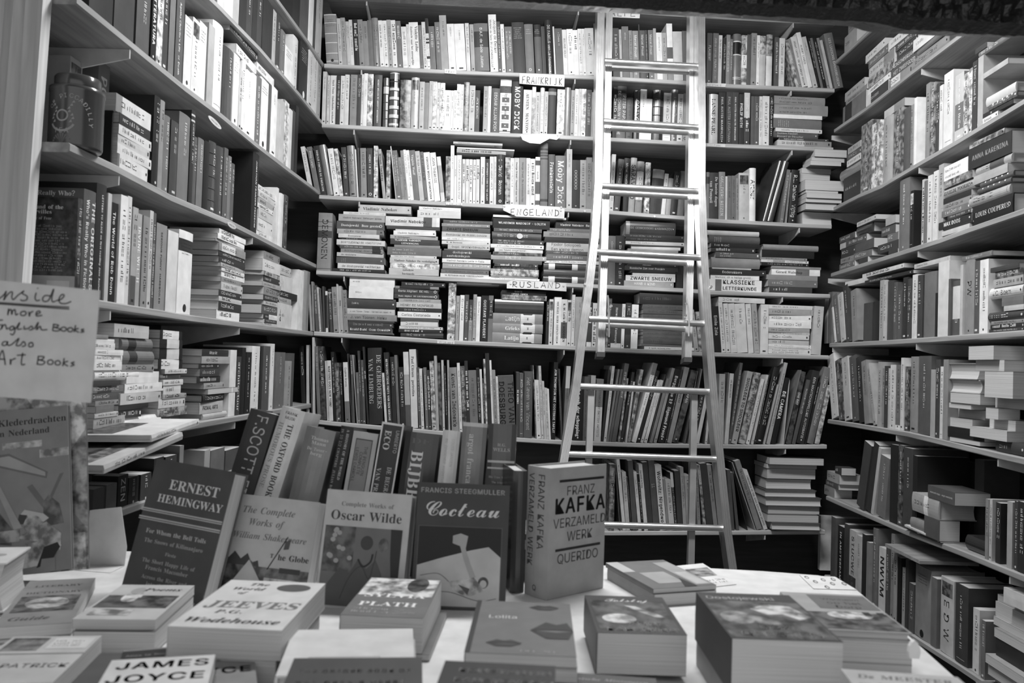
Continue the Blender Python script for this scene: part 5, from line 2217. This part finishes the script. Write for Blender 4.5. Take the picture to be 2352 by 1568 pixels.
lean('charcoal jacket with white brush script over a drawing of a figure, fourth cover from left', (938, 1398), (1160, 1404), (957, 1106), .2, .04, 2, 'h', [
 ('t', 'FRANCIS STEEGMULLER', .5, .92, .062, 'B', 7, 'c', 0, .90), ('t', 'Cocteau', .5, .735, .20, 'C', 8, 'c', 0, .82), ('r', .05, .02, .94, .655, 3), ('r', .06, .03, .93, .648, 0),
 ('p', [(.06, .03), (.06, .34), (.30, .40), (.62, .47), (.80, .50), (.93, .42), (.93, .03)], 7), ('p', [(.42, .58), (.50, .60), (.58, .58), (.56, .48), (.62, .36), (.68, .26), (.62, .25), (.54, .40), (.50, .50), (.42, .52)], 6), ('e', .47, .55, .05, .035, 6), ('e', .76, .22, .055, .045, 2, 1), ('e', .76, .21, .035, .03, 7), ('p', [(.40, .22), (.66, .26), (.78, .16), (.60, .10), (.44, .16)], 6, 1), ('s', [(.1, .26), (.28, .28), (.4, .22)], .006, 3), ('s', [(.12, .12), (.4, .14), (.7, .08), (.9, .1)], .006, 3), ('p', [(.5, .20), (.62, .17), (.6, .12)], 3)], 'hardback_book')
# the thick pale omnibus standing on its own
C_ = zt(1252, 1380)+UP*.0006; L_ = zt(1203, 1362)+UP*.0006; R_ = zt(1385, 1350)+UP*.0006
hK = solve_v(C_, UP, 1076)
cover_book('thick pale grey hardback standing open to two sides with black sans lettering and rules', C_, UP, R_-C_, (L_-C_).length, (R_-C_).length, hK, 6, 'h', [
 ('r', .18, .885, .96, .905, 0), ('t', 'FRANZ', .55, .78, .115, 'S', 2, 'c', 0, .5), ('t', 'KAFKA', .55, .645, .165, 'B', 0, 'c', 0, .90), ('t', 'VERZAMELD', .55, .535, .115, 'S', 2, 'c', 0, .92), ('t', 'WERK', .55, .425, .115, 'S', 2, 'c', 0, .45), ('r', .14, .355, .92, .375, 0), ('t', 'QUERIDO', .53, .26, .105, 'S', 2, 'c', 0, .72)], 'hardback_book',
 [('v', 'FRANZ KAFKA', .56, .95, .50, 'S', 2, .58), ('v', 'VERZAMELD WERK', .12, .95, .50, 'S', 2, .72), ('t', 'Q', .5, .05, .085, 'S', 1, 'c')], STAND)

# --- the spines behind them, on a low box
ZS = ZT+.055; YS = 1.475
mb = MB(); mb.box((-.56, YS-.006, ZT+.0006), (.02, YS+.075, ZS-.0005), M(1)); tag(mb.build('riser_box'), 'low dark box under the spines at the back of the table', 'box')
TLT = math.radians(6)
def spine_book(label, TLu, TLv, TRu, BLu, BLv, tone, fl, items, kind='hardback_book', d=.14, yb=None):
    y = YS+rg.uniform(-.004, .004); pl = V((0, y, 0)); n = V((0, 1, 0))
    a, c, r = on_plane(TLu, TLv, pl, n), on_plane(BLu, BLv, pl, n), on_plane(TRu, TLv+2, pl, n)
    az = (a-c).normalized(); t = (r-a).dot(V((1, 0, 0)))*abs(az.z)
    zb = ZS+.0008+d*math.sin(TLT)
    base = c+az*((zb-c.z)/az.z); ax = V((0, 1, 0)).cross(az)
    h = (a-base).length
    if ax.z > 0: pass
    lift = max(0, -ax.z*t)
    base = base+UP*lift
    fl, bands = parse_flags(fl)
    yy = V((0, 1, 0)); az2 = az*math.cos(TLT)+yy*math.sin(TLT); yy = az2.cross(ax)
    X = frame(base+ax*(t/2), ax, yy, az2)
    h -= lift
    o = make_book(X, t, h, d, tone, dict(fl, n=1), None, bands, rg, kind, None, label, 'book', SPN)
    bulge = (min(t*.2, .007) if 'r' in fl else min(t*.1, .003)) if ('h' in fl or 'r' in fl) else .0004
    part(deco(items, lambda a, b, lv: (a-t/2, spine_y((a-t/2)*2/t, t, bulge)-.0003-lv*.00005, b), t, h), 'spine_print', o)
spine_book('charcoal spine with thin-lined outsize capitals, leaning at the far left of the back row', 569, 937, 633, 527, 1090, 2, 'h', [('v', 'F.SCOTT FITZGERALD', .34, .97, .85, 'S', 7, 1.3)])
spine_book('tall white spine with condensed dark capitals and an author name at its head', 642, 931, 700, 584, 1128, 9, 'hr', [('t', 'FRANK', .5, .945, .045, 'S', 2, 'c'), ('t', 'MUIR', .5, .905, .045, 'S', 2, 'c'), ('v', 'THE OXFORD BOOK OF', .50, .87, .5, 'R', 1, .72), ('v', 'HUMOROUS PROSE', .12, .87, .42, 'R', 6, .6), ('n', .1, .12, .9, .17, 3)])
spine_book('broad mid-grey spine with a small four-line white title near its head', 700, 977, 770, 663, 1140, 5, 'hr', [('t', 'Thomas', .55, .88, .05, 'R', 8, 'c', 0, .6), ('t', 'Mann', .55, .835, .05, 'R', 8, 'c', 0, .5), ('t', 'De Tover-', .55, .775, .05, 'R', 8, 'c', 0, .7), ('t', 'berg', .55, .73, .05, 'R', 8, 'c', 0, .4)])
spine_book('narrow dark spine with two columns of white capitals', 779, 977, 809, 752, 1118, 1, 'h', [('v', 'A HISTORY OF THE WORLD', .55, .97, .42, 'R', 7, .85), ('v', 'IN 10 1/2 CHAPTERS  JULIAN BARNES', .1, .97, .42, 'R', 6, .9)])
spine_book('pale spine with a framed grey title panel', 808, 989, 866, 788, 1120, 7, 'h', [('r', .16, .30, .84, .93, 2), ('r', .19, .31, .81, .92, 5), ('v', 'THE PENGUIN', .56, .86, .24, 'S', 1, .4), ('v', 'COMPLETE', .40, .80, .24, 'S', 1, .4), ('v', 'LEWIS CARROLL', .22, .84, .24, 'S', 1, .45)], 'paperback_book')
spine_book('dark spine with white borders and large white capitals across its head', 874, 968, 926, 850, 1124, 2, 'hb.0-.02:9', [('r', 0, 0, .07, 1, 9), ('r', .93, 0, 1, 1, 9), ('v', 'ECO', .22, .93, .62, 'R', 8, .24), ('v', 'UMBERTO', .70, .94, .3, 'S', 7, .22), ('v', 'DE BEGRAAFPLAATS', .58, .60, .42, 'R', 7, .5), ('v', 'VAN PRAAG', .12, .58, .42, 'R', 7, .5)])
spine_book('broad charcoal spine with giant white serif capitals', 929, 990, 1008, 914, 1118, 2, 'hr', [('t', 'DE', .5, .89, .075, 'R', 4, 'c', 0, .6), ('v', 'BIJBEL', .25, .82, .75, 'R', 9, .78)])
spine_book('plain white rounded spine with faint columns of print', 1015, 987, 1056, 1003, 1107, 9, 'hr', [('v', 'LOUIS JANSEN', .58, .92, .3, 'S', 7, .4), ('v', 'DE ZINGENDE AVONTUREN VAN', .2, .92, .3, 'S', 7, .7)])
spine_book('light grey spine with white lettering reading upwards in lower case', 1062, 969, 1119, 1051, 1108, 5, 'hrb.0-.035:8', [('v', 'argot francais', .3, .9, .55, 'R', 8, .62), ('r', .3, .1, .36, .3, 8)])
spine_book('shiny grey spine with white double rules at the right end of the back row', 1122, 972, 1187, 1115, 1114, 3, 'hr', [('t', 'H.G.', .5, .80, .055, 'R', 7, 'c'), ('t', 'WELLS', .5, .755, .055, 'R', 7, 'c', 0, .6), ('r', .02, .655, .98, .675, 8), ('r', .02, .60, .98, .615, 8), ('t', 'The Time Machine', .5, .52, .042, 'R', 7, 'c', 0, .84), ('t', 'The Island of', .5, .475, .042, 'R', 7, 'c', 0, .6), ('t', 'Dr Moreau', .5, .44, .042, 'R', 7, 'c', 0, .5), ('t', 'The Invisible Man', .5, .39, .042, 'R', 7, 'c', 0, .84), ('d', .1, .1, .9, .36, 5, 7)])
# dark cloth spine between the last cover and the omnibus
a = zt(1171, 1362); X = frame(a+UP*.0006+V((.012, 0, 0)), V((.97, .2, 0)).normalized(), V((-.2, .97, 0)).normalized(), UP)
make_book(X, .024, solve_v(a, UP, 1082), .1, 2, dict(h=1, r=1, n=1), None, [], rg, 'hardback_book', None, 'dark rounded cloth spine squeezed beside the thick pale grey omnibus', 'book', STAND)

# --- picture books at the left
lean('large picture book behind, showing a curled horn at the edge, left end of table', (-90, 1334), (204, 1334), (-90, 905), .10, .006, 5, 'h', [('n', 0, 0, 1, 1, 5), ('p', [(.5, .98), (.93, .96), (1, .85), (.99, .76), (.88, .66), (.8, .66)], 7, 1), ('p', [(.92, .5), (.84, .40), (.86, .25), (.98, .18), (.99, .22), (.9, .3), (.9, .4)], 4, 1), ('n', .84, 0, .98, .2, 7)], 'art_book')
lean('grey picture book of a windmill and a capped figure, reading in Nederland', (-150, 1346), (166, 1346), (-150, 960), .16, .01, 5, 'h', [
 ('r', 0, .4, 1, 1, 5), ('t', 'Klederdrachten', .99, .905, .06, 'R', 1, 'r', 0, .52), ('t', 'in Nederland', .86, .842, .06, 'R', 1, 'r', 0, .40), ('n', .5, .76, .8, .80, 6), ('n', .78, .69, 1, .74, 6),
 ('p', [(.44, .73), (.55, .735), (.84, .60), (.83, .56), (.44, .665)], 4), ('p', [(.45, .715), (.55, .72), (.82, .60), (.82, .575), (.45, .675)], 6), ('p', [(.68, .52), (.72, .535), (.83, .40), (.80, .38)], 4), ('p', [(.93, .58), (.96, .585), (.85, .41), (.82, .40)], 4), ('p', [(.80, .42), (.84, .46), (.92, .40), (.95, .28), (.80, .27)], 3, 1), ('p', [(.63, .36), (.66, .385), (.80, .35), (.84, .32), (.80, .30)], 7), ('e', .72, .29, .07, .055, 6, 1), ('p', [(.62, .36), (.60, .30), (.65, .30), (.68, .35)], 2), ('p', [(.60, .22), (.70, .26), (.82, .30), (.93, .22), (.92, .12), (.78, .18)], 6, 1),
 ('p', [(.44, .55), (.47, .56), (.64, .28), (.58, .27)], 6), ('p', [(.44, .42), (.57, .27), (.56, .18), (.44, .20)], 2, 1), ('p', [(.56, .03), (.66, .18), (.84, .19), (.93, .15), (.85, .05)], 6, 1), ('p', [(.74, .03), (.84, .05), (.92, .14), (.90, .17), (.80, .15)], 1), ('p', [(.76, 0), (.78, .08), (.88, .08), (.88, 0)], 5), ('n', .44, .2, .62, .27, 5)], 'art_book')
# folded white card standing beside them
pl = V((0, 1.47, 0)); q = [on_plane(u, v, pl, YN) for u, v in ((196, 1342), (284, 1345), (291, 1256), (278, 1164), (206, 1172))]
f = [V((p.x, p.y-.0, p.z)) for p in q]; lowz = ZT+.0006
for p in f[:2]: p.z = lowz
mb = MB(); mb.faces(f+[p+YN*.0012 for p in f], [(0, 1, 2, 3, 4), (9, 8, 7, 6, 5)]+[(i, i+5, (i+1) % 5+5, (i+1) % 5) for i in range(5)], M(.72))
mb.poly([f[0]+V((0, -.04, 0)), f[1]+V((0, -.05, 0)), f[1]+V((0, -.0001, .0003)), f[0]+V((0, -.0001, .0003))], M(.72))
tag(mb.build('folded_card'), 'blank white folded card standing beside the windmill picture book', 'card')
# --- books lying in front
flat('thick white book lying at the left edge of the table', (-150, 1296), (2, 1301), (-80, 1258), .305, .07, 8, 'h', [('e', .7, .5, .12, .08, 6)], 'hardback_book')
flat('thin grey paperback with oval picture, reading dictionary, left side', (-20, 1441), (158, 1441), (68, 1334), .358, .016, 5, '', [('t', 'LITERARY', .5, .82, .11, 'R', 3, 'c', 0, .7), ('t', 'DICTIONARY', .5, .66, .11, 'R', 3, 'c', 0, .8), ('n', .08, .26, .92, .6, 3), ('e', .5, .44, .3, .12, 6, 1), ('t', 'Guide', .4, .10, .13, 'I', 3, 'c')], 'paperback_book', [(0, 4, 'thin grey book directly under the oval-picture dictionary', 0, 0)])
flat('white-topped paperback with a seated figure, dark spine edge, lying on another', (165, 1421), (348, 1431), (281, 1342), .338, .013, 7, '', [('n', .04, .30, .96, .66, 2), ('e', .36, .62, .12, .16, 7, 1), ('e', .34, .8, .09, .1, 6), ('n', .45, .35, .95, .6, 3), ('t', 'Poems', .66, .80, .16, 'I', 2, 'c', 0, .5), ('n', .1, .1, .6, .26, 6)], 'paperback_book', [(0, 4, 'grey paperback under the seated-figure paperback', .004, -.006)])
flat('pale atlas-like cover with small framed pictures in the lower left corner', (-120, 1572), (112, 1576), (30, 1462), .345, .02, 7, '', [('n', .05, .66, .45, .96, 4), ('r', .52, .70, .96, .95, 8), ('d', .56, .74, .92, .9, 3, 3), ('r', .05, .58, 1, .6, 5), ('t', 'PATRICK', .62, .30, .15, 'S', 3, 'c', 0, .7)], 'paperback_book', [(0, 3, 'dark grey book under the pale cover with framed pictures', .035, 0)])
flat('white paperback with big grey slab letters and a dark oval, third from left', (384, 1437), (641, 1454), (531, 1331), .308, .034, 8, '', [('t', 'The', .36, .875, .13, 'I', 1, 'c'), ('t', 'World', .30, .765, .13, 'I', 1, 'c'), ('t', 'of', .28, .68, .1, 'I', 1, 'c'), ('e', .73, .85, .17, .085, 3), ('t', 'JEEVES', .52, .38, .36, 'R', 4, 'c', .1, .88), ('t', 'P.G.', .38, .27, .13, 'I', 1, 'c'), ('t', 'Wodehouse', .5, .09, .22, 'I', 1, 'c', 0, .86)], 'paperback_book', [(0, 5, 'grey-edged paperback under the white slab-lettered one', -.003, .002)])
flat('grey comic-style introduction cover with a dark title bar', (235, 1640), (600, 1650), (283, 1493), .345, .012, 5, '', [('r', .0, .82, .46, .97, 1), ('t', 'Alles te Rooden', .03, .86, .08, 'S', 5, 'l', 0, .4), ('t', 'Introducing', .98, .87, .12, 'S', 1, 'r', .1, .46), ('t', 'JAMES', .98, .66, .2, 'B', 1, 'r', 0, .6), ('t', 'JOYCE', .98, .44, .2, 'B', 1, 'r', 0, .6)], 'paperback_book', [(0, 4, 'flat grey book under the comic-style cover', 0, 0)])
flat('pale cover with bold black capitals lying on the comic-style one', (192, 1625), (462, 1634), (256, 1516), .322, .016, 8, '', [('t', 'JAMES', .52, .76, .24, 'B', 1, 'c', 0, .9), ('t', 'JOYCE', .50, .46, .24, 'B', 1, 'c', 0, .92)], 'paperback_book', [(0.0062, 3, 'dark pamphlet between the two bold-lettered covers', .004, 0)])
flat('large white hardback with a small framed title, front of the table', (630, 1552), (954, 1562), (672, 1446), .330, .012, 8, 'h', [('r', .2, .12, .74, .36, 6), ('r', .21, .14, .73, .34, 8), ('t', 'OSTIA BC', .47, .19, .11, 'R', 3, 'c', 0, .4)], 'hardback_book', [(0, 6, 'thick pale book under the large white hardback', .006, 0)])
flat('dark rounded-corner cover with two lines of grey capitals at the very front', (618, 1640), (972, 1668), (672, 1511), .312, .016, 2, 'h', [('t', 'THE OXFORD BOOK OF', .5, .70, .13, 'B', 5, 'c', 0, .84), ('t', "CHILDREN'S VERSE", .48, .48, .13, 'B', 5, 'c', 0, .8), ('s', [(.5, .1), (.7, .32), (1, .38)], .03, 6)], 'hardback_book')
flat('grey paperback with white block capitals and a blurred face, lying front of the covers', (780, 1411), (972, 1419), (852, 1325), .326, .045, 4, '', [('n', .02, .5, .98, .98, 7), ('e', .72, .82, .14, .2, 2, 1), ('t', 'SYLVIA', .5, .46, .26, 'R', 9, 'c', 0, .8), ('t', 'PLATH', .48, .24, .26, 'R', 9, 'c', 0, .74), ('d', .1, .06, .9, .2, 2, 6)], 'paperback_book', [(0, 4, 'grey book under the block-capital paperback', .012, 0)])
flat('mid-grey paperback printed with three dark lips', (1066, 1497), (1324, 1505), (1097, 1378), .306, .012, 4, 'b0-1:1', [('r', 0, 0, .05, 1, 1), ('t', 'Lolita', .30, .63, .15, 'S', 8, 'c', 0, .3)]
 +[x for cx, cy, sx, sy in ((.72, .88, .16, .055), (.34, .17, .17, .06), (.84, .42, .26, .16)) for x in (('p', [(cx-sx, cy), (cx-sx*.4, cy+sy), (cx, cy+sy*.7), (cx+sx*.4, cy+sy), (min(cx+sx, 1), cy+.01), (cx, cy+sy*.1)], 1), ('p', [(cx-sx, cy), (cx, cy-sy*.2), (min(cx+sx, 1), cy), (cx+sx*.4, cy-sy*.9), (cx-sx*.4, cy-sy*.9)], 1))]+[('d', .5, .03, .8, .08, 1, 6)], 'paperback_book', [(0, 6, 'cream paperback under the lips cover', .004, .004)])
flat('black cover with white spaced capitals at the bottom edge of the picture', (972, 1650), (1276, 1660), (1022, 1516), .288, .02, 0, '', [('t', 'KONSTANTIN', .56, .80, .15, 'B', 7, 'c', 0, .82), ('t', 'PAUSTOVSKIJ', .56, .62, .15, 'B', 7, 'c', 0, .86), ('t', 'AFSCHEID VAN', .52, .44, .15, 'B', 7, 'c', 0, .95), ('t', 'DE OEKRAINE', .5, .26, .15, 'B', 7, 'c', 0, .9)], 'paperback_book', [(0, 3, 'grey book under the black capitals cover', 0, 0)])
flat('dark book showing only its top edge beside the black capitals cover', (1262, 1650), (1525, 1665), (1278, 1541), .335, .012, 3, '', [('t', 'Russische Miniaturen', .5, .84, .11, 'I', 6, 'c', 0, .84)], 'paperback_book', [(0, 2, 'dark grey book under the miniatures cover', 0, 0)])
flat('small dark paperback with a pale splash, curling at its corner', (1371, 1452), (1548, 1412), (1342, 1366), .322, .05, 2, '', [('n', .05, .1, .95, .85, 2), ('t', 'Tolstoj', .5, .83, .14, 'C', 8, 'c', 0, .55), ('p', [(.45, .72), (.58, .70), (.80, .50), (.90, .40), (.75, .42), (.6, .55)], 6, 1), ('e', .32, .36, .2, .12, 8, 1), ('t', 'ANNA', .62, .20, .13, 'B', 8, 'c', 0, .45), ('t', 'KARENINA', .52, .06, .13, 'B', 8, 'c', 0, .8)], 'paperback_book')
flat('thick dark paperback with a blurred pale figure, right side of the table', (1680, 1465), (1922, 1461), (1598, 1359), .285, .06, 2, '', [('n', .02, .02, .98, .8, 3), ('t', 'Dostojewski', .42, .84, .16, 'S', 7, 'c', 0, .72), ('p', [(.42, .62), (.62, .74), (.86, .70), (.96, .46), (.82, .40), (.70, .52), (.55, .50)], 7, 1), ('e', .22, .42, .16, .14, 5, 1), ('p', [(.30, .52), (.5, .42), (.7, .30), (.4, .28)], 5, 1), ('t', 'BOZE', .55, .20, .13, 'B', 7, 'c', 0, .4), ('t', 'GEESTEN', .5, .06, .15, 'B', 7, 'c', 0, .75)], 'paperback_book', [(0, 5, 'grey-edged book under the thick dark paperback', .004, .01)])
flat('pale cover with a grey title panel and dark foliage, right end of table', (1872, 1443), (2100, 1458), (1790, 1358), .322, .012, 6, 'h', [('r', .30, .55, .98, .95, 4), ('t', 'Wijnheim', .64, .80, .12, 'S', 2, 'c', 0, .45), ('t', 'op het', .64, .69, .12, 'S', 2, 'c', 0, .4), ('t', 'Dorp', .64, .58, .12, 'S', 2, 'c', 0, .3), ('n', .1, .02, .98, .45, 3), ('e', .55, .38, .25, .1, 7, 1), ('r', .72, .38, .8, .48, 1), ('r', .88, .38, .96, .48, 1)], 'hardback_book', [(.028, 7, 'pale thick book under the foliage cover', .004, .002), (0, 5, 'grey book lowest under the foliage cover', .004, .002)])
flat('pale cover with grey italic lines in the lower right corner of the table', (2010, 1640), (2250, 1600), (1930, 1535), .300, .02, 7, '', [('t', 'De MEESTER', .5, .80, .16, 'I', 4, 'c', 0, .8), ('t', 'en MARGARITA', .5, .60, .16, 'I', 4, 'c', 0, .9), ('t', 'Michail Boelgakov', .5, .38, .14, 'I', 5, 'c', 0, .9), ('e', .7, .1, .3, .12, 2)], 'paperback_book', [(0, 4, 'grey book under the italic-lettered pale cover', 0, 0)])
flat('grey striped booklet with a pale sticker behind the small dark paperback', (1500, 1352), (1604, 1323), (1391, 1292), .352, .008, 4, '', [('r', .0, .60, .2, 1, 7), ('r', .22, .15, .62, .55, 6), ('r', .72, .05, .98, .9, 6), ('r', .76, .08, .94, .5, 7), ('p', [(.5, .0), (.66, .3), (.7, .0)], 1)], 'paperback_book', [(0, 5, 'grey book under the striped booklet', 0, -.004)])
# leaflet and printed sheet on the white table top
def sheet(name, label, pxs, z, items, cat, tone=.76):
    p = [on_z(u, v, z) for u, v in pxs]; mb = MB()
    mb.hexa([q-UP*.0004 for q in p], p, M(tone)); o = mb.build(name); tag(o, label, cat)
    a, wd, up = p[0], p[1]-p[0], p[3]-p[0]
    part(deco(items, lambda x, y, lv: a+wd*x+up*y+UP*(.0002+lv*.00005), 1, 1), 'printed_picture', o); return o
sheet('leaflet', 'white leaflet with a small landscape picture on the table top', [(1612, 1350), (1692, 1341), (1614, 1293), (1553, 1299)], ZT+.0012, [('n', .12, .42, .80, .80, 5), ('d', .1, .1, .9, .3, 2, 4)], 'leaflet')
sh_items = [('r', .0, .0, .006, 1, 6)]
for i, (x, y) in enumerate(((.12, .82), (.22, .5), (.36, .12), (.46, .66), (.58, .38), (.72, .72), (.86, .4))):
    sh_items += [('e', x, y, .05, .1, 2 if i < 3 else 4), ('e', x, y-.02, .032, .06, 8)]
sheet('printed_sheet', 'white sheet printed with small round faces at the far table corner', [(1868, 1351), (1968, 1354), (1918, 1324), (1836, 1320)], ZT+.0012, sh_items, 'paper')
# small pale tab standing at the corner
a = on_z(2101, 1512, O.z-.33); mb = MB()
pr = [(0, -.009), (.012, -.011), (.022, -.0095), (.030, -.005), (.034, 0), (.030, .005), (.022, .0095), (.012, .011), (0, .009)]
fr_ = [a+V((x, 0, z)) for z, x in [(a_*.62, b_*.62) for a_, b_ in pr]]; mb.faces(fr_+[p+V((0, .006, 0)) for p in fr_], [tuple(range(9))[::-1], tuple(range(9, 18))]+[(i, (i+1) % 9, (i+1) % 9+9, i+9) for i in range(9)], M(9))
tag(mb.build('bookmark_tab'), 'small white pointed tab standing at the table corner', 'bookmark')

# --- on the right-hand shelves near the window
pR = V((RX-.004, 0, 0))
a = on_plane(2131, 1306, pR, XN); b = on_plane(2050, 1246, pR, XN)
zB = (a.z+b.z)/2; mb = MB()
mb.box((RX-.03, a.y, zB), (RX+.16, b.y, zB+.011), mat_wood(.3)); tag(mb.build('loose_board'), 'small loose wooden board lying on the bottom right row', 'board')
s_ = (on_plane(2260, 1290, V((RX, 0, 0)), XN)); zl = shelf_z('RF', 4-s_.y)+.0008
c0 = on_plane(2224, 1262, V((RX+.0, 0, 0)), XN)
XL = frame(V((RX+.02, s_.y-.03, zl+.021)), UP, V((1, 0, 0)), V((0, 1, 0)))
o = make_book(XL, .042, .17, .12, 1, dict(h=1, r=1, n=1), None, [], rg, 'hardback_book', None, 'dark leather book with a ribbon lying near the end of the lower right shelf', 'book')
mb = MB(); pts = [V((RX+.075, s_.y-.03, zl+.03)), V((RX+.08, s_.y-.045, zl+.028)), V((RX+.09, s_.y-.05, zl+.012)), V((RX+.088, s_.y-.052, zl+.004))]
Xi = XL.inverted(); mb.tube([Xi @ p for p in pts], .0022, M(7), 8); part(mb, 'ribbon_marker', o)
back_cover('black jacket with white spine title', [('t', 'for a quiet', .62, .86, .06, 'R', 6, 'c', 0, .62), ('t', 'someone', .50, .78, .06, 'R', 6, 'c', 0, .4), ('t', 'Brooklyn,', .56, .70, .06, 'R', 6, 'c', 0, .46), ('t', 'morning', .55, .62, .06, 'R', 6, 'c', 0, .42), ('t', 'here', .5, .54, .06, 'R', 6, 'c', 0, .22), ('t', 'or to', .48, .46, .06, 'R', 6, 'c', 0, .24), ('t', 'rain ...', .52, .38, .06, 'R', 6, 'c', 0, .36)])
back_cover('wide grey jacket with two white title lines', [('t', "Who's Really Who?", .46, .93, .07, 'R', 8, 'c', 0, .8), ('d', .1, .5, .9, .88, 10, 6)])
back_cover('black paperback whose back cover faces the street', [('t', 'The Hound of the', .42, .88, .06, 'R', 8, 'c', 0, .72), ('t', 'Baskervilles', .36, .83, .06, 'R', 8, 'c', 0, .5), ('t', 'The Valley of Fear', .36, .77, .05, 'R', 7, 'c', 0, .5), ('d', .08, .24, .9, .72, 16, 6), ('r', 0, 0, 1, .2, 6), ('r', .58, .04, .92, .15, 7)])
# two large flat books lying askew on the lowest left shelf
def tilted(label, A, B, wd, t, tone, items):
    e = (B-A).normalized(); y = V((-1, 0, -.02)); y = (y-e*y.dot(e)).normalized(); x = y.cross(-e)
    X = frame(B-x*(t/2), x, y, -e)
    o = make_book(X, t, (B-A).length, wd, tone, dict(h=1), None, [], rg, 'art_book', None, label, 'book', 'large flat books on the lowest left shelf')
    h = (B-A).length
    part(deco(items, lambda a, b, lv: (t/2+.0002+lv*.00005, a, b), wd, h), 'cover_print', o)
tilted('large thin pale art book lying askew on the lowest left shelf, nearer one', V((-.758, 1.5, O.z-.2077)), V((-.7486, 1.82, O.z-.1735)), .24, .016, 7, [('n', .15, .05, .95, .95, 4), ('n', .3, .3, .9, .8, 1)])
tilted('large thin pale art book lying askew, farther one behind the leaning grey hardback', V((-.745, 1.66, O.z-.166)), V((-.772, 1.97, O.z-.155)), .24, .014, 8, [('n', .35, .3, .95, .95, 2)])
# ------------------------------------------------------------------ light
def area(name, loc, target, power, sx, sy, spread=180):
    l = bpy.data.lights.new(name, 'AREA'); l.shape = 'RECTANGLE'; l.size = sx; l.size_y = sy; l.energy = power; l.spread = math.radians(spread)
    o = bpy.data.objects.new(name, l); COL.objects.link(o); o.location = loc
    o.rotation_euler = (V(target)-V(loc)).to_track_quat('-Z', 'Y').to_euler(); return o
area('ceiling_tube', (.2, 2.15, 2.98), (.2, 2.5, 1.6), 62, 1.3, .25)
fw = mat_wood(.3, (2, 2, 2), .8, 'plaster')
for lo, hi in (((-1.6, .2, 0), (2.0, .3, .86)), ((-1.6, .2, 2.3), (2.0, .3, 3.1)), ((-1.6, .2, .86), (-1.15, .3, 2.3)), ((1.05, .2, .86), (2.0, .3, 2.3))):
    wall_box('wall_front', lo, hi, fw)
world = bpy.data.worlds.new('street_daylight'); SC.world = world; world.use_nodes = True
world.node_tree.nodes['Background'].inputs['Color'].default_value = (1, 1, 1, 1)
world.node_tree.nodes['Background'].inputs['Strength'].default_value = .85
SC.view_settings.view_transform = 'Standard'
SC.view_settings.look = 'None'
SC.view_settings.exposure = 0.0
SC.view_settings.gamma = 1.0
SC.view_settings.use_curve_mapping = False
SC.cycles.max_bounces = 6
SC.cycles.use_denoising = True
